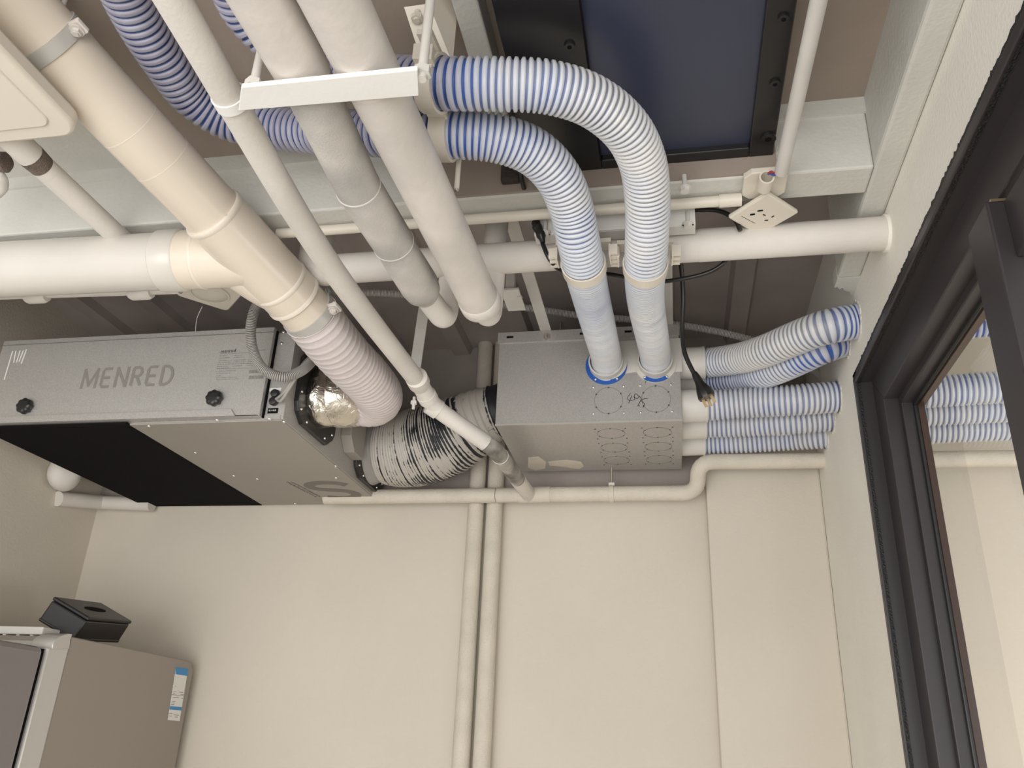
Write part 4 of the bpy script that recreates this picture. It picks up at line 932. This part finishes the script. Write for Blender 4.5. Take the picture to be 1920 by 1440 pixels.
cs = [at(612, 545, Y=1.80), at(680, 548, Y=1.81), at(745, 551, Y=1.82), at(850, 560, Y=1.86), at(985, 577, Y=1.93), at(1090, 592, Y=1.96), at(1190, 600, Y=2.0), at(1290, 612, Y=2.02), at(1380, 630, Y=2.02), at(1450, 652, Y=2.02), at(1520, 690, Y=2.08), at(1560, 725, Y=2.14)]
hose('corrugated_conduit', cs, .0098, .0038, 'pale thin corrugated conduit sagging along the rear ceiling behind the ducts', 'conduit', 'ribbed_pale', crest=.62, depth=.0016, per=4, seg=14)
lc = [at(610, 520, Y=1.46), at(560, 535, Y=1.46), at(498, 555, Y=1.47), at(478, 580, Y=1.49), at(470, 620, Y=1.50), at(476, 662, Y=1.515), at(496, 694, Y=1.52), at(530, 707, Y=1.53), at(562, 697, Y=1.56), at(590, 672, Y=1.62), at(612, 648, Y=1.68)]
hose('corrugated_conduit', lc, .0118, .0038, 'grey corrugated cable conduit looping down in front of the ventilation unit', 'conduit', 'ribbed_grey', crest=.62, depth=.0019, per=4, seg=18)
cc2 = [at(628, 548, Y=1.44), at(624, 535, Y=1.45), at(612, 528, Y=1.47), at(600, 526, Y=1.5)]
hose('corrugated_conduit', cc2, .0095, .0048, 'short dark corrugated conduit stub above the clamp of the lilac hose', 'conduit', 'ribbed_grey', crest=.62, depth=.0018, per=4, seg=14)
tw = thing('control_cable', 'pair of grey cables dropping from the loop to the black glands of the ventilation unit', 'cable', (-.84, 1.56, 2.2))
for dx, e in ((0, (518, 745)), (4, (521, 752))):
    cable('lead', [at(596 + dx, 655, Y=1.66), at(570 + dx, 680, Y=1.60), at(552 + dx, 706, Y=1.555), at(536 + dx, 732, Y=1.565), at(e[0] + 6, e[1] - 1, Y=1.580), at(e[0], e[1] + 3 - dx, Y=1.592)], .0034, None, None, 'conduit_grey', tw)

# ================================================================== LEFT CEILING FITTINGS
zt = 2.335
cr = at(140, 245, Z=zt); tl = thing('ceiling_fitting', 'cream rounded square ceiling fitting cut off by the left edge', 'ceiling fitting', (cr.x - .2, cr.y - .2, zt))
def rrect(x0, x1, y0, y1, r, z, n=8):
    o = []
    for cx, cy, a0 in ((x1 - r, y1 - r, 0), (x0 + r, y1 - r, 90), (x0 + r, y0 + r, 180), (x1 - r, y0 + r, 270)):
        for k in range(n + 1): t = math.radians(a0 + 90 * k / n); o.append(V((cx + r * math.cos(t), cy + r * math.sin(t), z)))
    return o
fx1, fy1 = cr.x + .004, cr.y + .016
build('rim', G().prism(rrect(fx1 - .42, fx1, fy1 - .42, fy1, .035, zt + .003), (0, 0, .028)), 'cream', tl, bevel=.006)
build('face', G().prism(rrect(fx1 - .39, fx1 - .03, fy1 - .39, fy1 - .03, .02, zt), (0, 0, .006)), 'cream', tl, bevel=.002)
build('stem', G().box((fx1 - .25, fy1 - .25, zt + .028), (fx1 - .17, fy1 - .17, ZC)), 'cream', tl, smooth=False)
sa, sb = at(66, 300, Z=2.377), at(196, 420, Z=2.377)
sp_ = thing('ceiling_pipe', 'short white pipe with a dusty brown joint beside the ceiling fitting', 'pipe', sa - V((0, 0, .03)))
build('pipe', G().tube([V((sb.x, sa.y - .10, 2.377)), V((sb.x, 1.36, 2.377))], .0205, 28), 'pipe', sp_)
build('cap', G().tube([V((sb.x, sa.y - .09, 2.377)), V((sb.x, sa.y - .012, 2.377))], .0225, 28), 'pipe', sp_)
build('dust_ring', G().tube([V((sb.x, sa.y - .013, 2.377)), V((sb.x, sa.y - .004, 2.377)), V((sb.x, sa.y + .016, 2.377))], [.0228, .0222, .0207], 28), 'dust', sp_)
build('hanger', G().box((sb.x - .008, 1.33, 2.395), (sb.x + .008, 1.34, ZD)), 'white_grey', sp_, smooth=False)
dk = at(6, 305, Z=2.40); df = thing('conduit_end', 'dusty brown conduit end at the left edge beside the short pipe', 'conduit', dk - V((0, 0, .03)))
build('sleeve', G().tube([V((dk.x - .10, dk.y - .02, 2.40)), V((dk.x + .006, dk.y, 2.40)), V((dk.x + .010, dk.y, 2.40))], [.018, .018, .013], 22), 'dust', df)
build('lower_ring', G().tube(catmull([at(-20, 330, Z=2.385), at(0, 330, Z=2.38), at(6, 350, Z=2.38), at(-14, 370, Z=2.38)], 6), .009, 14), 'white_grey', df)
# thin pipe under the branch
ta, tb2 = at(0, 549, Y=1.33), at(338, 540, Y=1.33)
tp = thing('thin_pipe', 'thin white pipe just below the thick horizontal branch pipe', 'pipe', ta)
build('pipe', G().tube([ta - V((.1, 0, 0)), tb2], .0125, 18), 'pvc_white', tp)
for u, v in ((70, 552), (265, 545)):
    c = at(u, v, Y=1.33); build('fitting', G().tube([c - V((.025, 0, .004)), c - V((.018, 0, .004)), c + V((.018, 0, -.004)), c + V((.025, 0, -.004))], [.013, .0165, .0165, .013], 18), 'pvc_white', tp)
# square plate with a round boss
sc_ = at(392, 549, Z=2.425); sq = thing('sensor_plate', 'cream square plate with a round dish under the tee of the big pipe', 'ceiling fitting', sc_)
e1 = (at(427, 585, Z=2.425) - at(332, 555, Z=2.425)); e2 = (at(452, 558, Z=2.425) - at(427, 585, Z=2.425))
e1n = e1.normalized(); e2n = e2.normalized(); e2n = (e2n - e1n * e2n.dot(e1n)).normalized(); h = .062
cq = at(427, 585, Z=2.425) - e1n * h + e2n * h
o = []
for cx, cy, a0 in ((h - .014, h - .014, 0), (-h + .014, h - .014, 90), (-h + .014, -h + .014, 180), (h - .014, -h + .014, 270)):
    for k in range(6): t = math.radians(a0 + 18 * k); o.append(cq + e1n * (cx + .014 * math.cos(t)) + e2n * (cy + .014 * math.sin(t)))
build('plate', G().prism(o, (0, 0, .022)), 'cream', sq, bevel=.004)
build('dish_rim', G().ring(cq - V((0, 0, .002)), (0, 0, 1), .040, .044, .004, 40), 'cream', sq)
build('dish', G().tube([cq - V((0, 0, .001)), cq - V((0, 0, .004)), cq - V((0, 0, .0055))], [.0395, .034, .012], 36), 'cream', sq)
build('stem', G().cyl(cq + V((0, 0, .02)), V((cq.x, cq.y, ZD)), .012, 14), 'cream', sq)
cable('thin_wire', [at(379, 575, Y=1.45), at(370, 595, Y=1.5), at(367, 612, Y=1.55), at(367, 625, Y=1.60), at(368, 630, Y=1.66)], .0006, 'hair thin pale wire dangling from the square plate to the ventilation unit', 'wire', 'label_white', seg=6)

# ================================================================== FRIDGE AND THINGS ON IT
FX = -1.337; ft = at(362, 1241, X=FX).z
ff = at(128, 1218, X=FX).y; fbk = at(347, 1340, X=FX).y
FR = thing('refrigerator', 'champagne grey refrigerator with silver front edge in the lower left corner', 'refrigerator', (FX - .3, 1.95, 0))
o = [(FX, fbk, .03)]
for k in range(7): t = math.radians(90 * k / 6); o.append((FX, fbk - .03 + .03 * math.cos(t), ft - .03 + .03 * math.sin(t)))
o += [(FX, ff, ft + .004), (FX, ff, .03)]
build('cabinet', G().prism(o, (-.42, 0, 0)), 'fridge', FR, bevel=.003)
yg = at(92, 1218, X=FX).y
build('front_edge', G().prism([(FX + .002, ff, .04), (FX + .002, ff, ft - .01), (FX - .006, yg + .02, ft - .012), (FX - .012, yg, ft - .016), (FX - .012, yg, .04), (FX - .006, yg + .02, .04)][0:2] + [(FX - .008, yg + .006, ft - .012), (FX - .008, yg + .006, .04)], (-.40, 0, 0)), 'fridge_edge', FR, smooth=False, bevel=.004)
hg = [at(u, v, X=FX) for u, v in ((96, 1217), (97, 1208), (101, 1200), (108, 1194), (117, 1190), (126, 1188), (134, 1189), (130, 1200), (128, 1217))]
build('hinge_cover', G().prism([p + V((.003, 0, 0)) for p in hg], (-.055, 0, 0)), 'fridge_edge', FR, smooth=True, bevel=.0015)
build('door_gasket', G().box((FX - .40, yg - .012, .05), (FX - .016, yg + .008, ft - .03)), 'black', FR, smooth=False)
dz = at(80, 1212, X=FX).z
build('door', G().box((FX - .42, yg - .15, .04), (FX - .003, yg - .010, dz)), 'fridge_door', FR, smooth=False, bevel=.012)
# energy label on the side
def lab(q, mat, off, name='energy_label', parent=FR):
    return build(name, G().prism([at(u, v, X=FX + off) for u, v in q], (.0004, 0, 0)), mat, parent, smooth=False)
def L5(a, b): # crop of the label, 50x140 px at 10.28x
    return (320 + a / 10.28, 1230 + b / 10.28)
el = lab([L5(100, 215), L5(335, 245), L5(170, 1255), L5(-60, 1235)], 'label_white', .0006)
lab([L5(100, 215), L5(335, 245), L5(318, 385), L5(92, 350)], 'label_blue', .0012, 'blue_header', el)
lab([L5(-10, 965), L5(215, 985), L5(207, 1050), L5(-24, 1030)], 'label_blue', .0012, 'blue_band', el)
lab([L5(20, 740), L5(250, 765), L5(249, 772), L5(20, 748)], 'logo', .0012, 'rule', el)
g = G(); rr = random.Random(2)
for (a, b, l) in ((110, 400, 0), (75, 575, 40), (60, 685, 50), (150, 690, 90), (50, 712, 30), (190, 735, 60), (40, 795, 120), (210, 810, 25), (28, 868, 60), (22, 900, 60), (12, 928, 60), (60, 1130, 100), (80, 1170, 60), (-20, 1100, 50), (-25, 1150, 50)):
    if l: g.prism([at(*L5(a, b), X=FX + .0013), at(*L5(a + l, b + l * .1), X=FX + .0013), at(*L5(a + l - 2, b + 9 + l * .1), X=FX + .0013), at(*L5(a - 2, b + 9), X=FX + .0013)], (.0003, 0, 0))
build('label_print', g, 'logo', el, smooth=False)
# tissue box leaning on the fridge
tc_ = V((-1.4474, 1.915, 1.750)); H = (.0508, .1208, .0308)
RX = V((.876, .221, -.429)).normalized(); RY = V((-.198, .975, .098)); RY = (RY - RX * RY.dot(RX)).normalized(); RZ = RX.cross(RY)
tb_ = thing('tissue_box', 'black leatherette tissue box tilted on top of the refrigerator', 'tissue box', tc_ - V((0, 0, .06)))
build('body', G().obox(tc_ - RZ * .003, RX * H[0], RY * H[1], RZ * (H[2] - .006)), 'tissue', tb_, smooth=False, bevel=.004)
build('lid', G().obox(tc_ + RZ * (H[2] - .004), RX * (H[0] + .001), RY * (H[1] + .001), RZ * .0045), 'tissue', tb_, smooth=False, bevel=.003)
build('base_edge', G().obox(tc_ - RZ * (H[2] - .004), RX * (H[0] + .001), RY * (H[1] + .001), RZ * .0045), 'tissue', tb_, smooth=False, bevel=.003)
g = G(); ov = [tc_ + RZ * (H[2] + .0008) + RX * (.012 * math.cos(t)) + RY * (.055 * math.sin(t)) for t in [2 * math.pi * k / 32 for k in range(32)]]
build('slot', G().prism(ov, RZ * .0006), 'black', tb_, smooth=False)
# white ribbed tray next to it
yt = 1.74; w1 = at(78, 1189, Y=yt); zr0, zr1 = at(30, 1189, Y=yt).z, at(30, 1174, Y=yt).z
tr = thing('plastic_tray', 'white plastic tray with ribs lying on the refrigerator beside the tissue box', 'tray', (w1.x - .14, 1.80, ft))
build('rim', G().box((w1.x - .30, yt, zr0), (w1.x, 1.80, zr1)), 'white', tr, smooth=False, bevel=.003)
build('tray_base', G().box((w1.x - .29, yt + .03, ft + .004), (w1.x - .02, 1.80, zr0)), 'white', tr, smooth=False, bevel=.002)
for k in range(8): build('rib', G().box((w1.x - .285 + k * .036, yt + .004, ft + .004), (w1.x - .277 + k * .036, yt + .032, zr0 + .001)), 'white', tr, smooth=False)
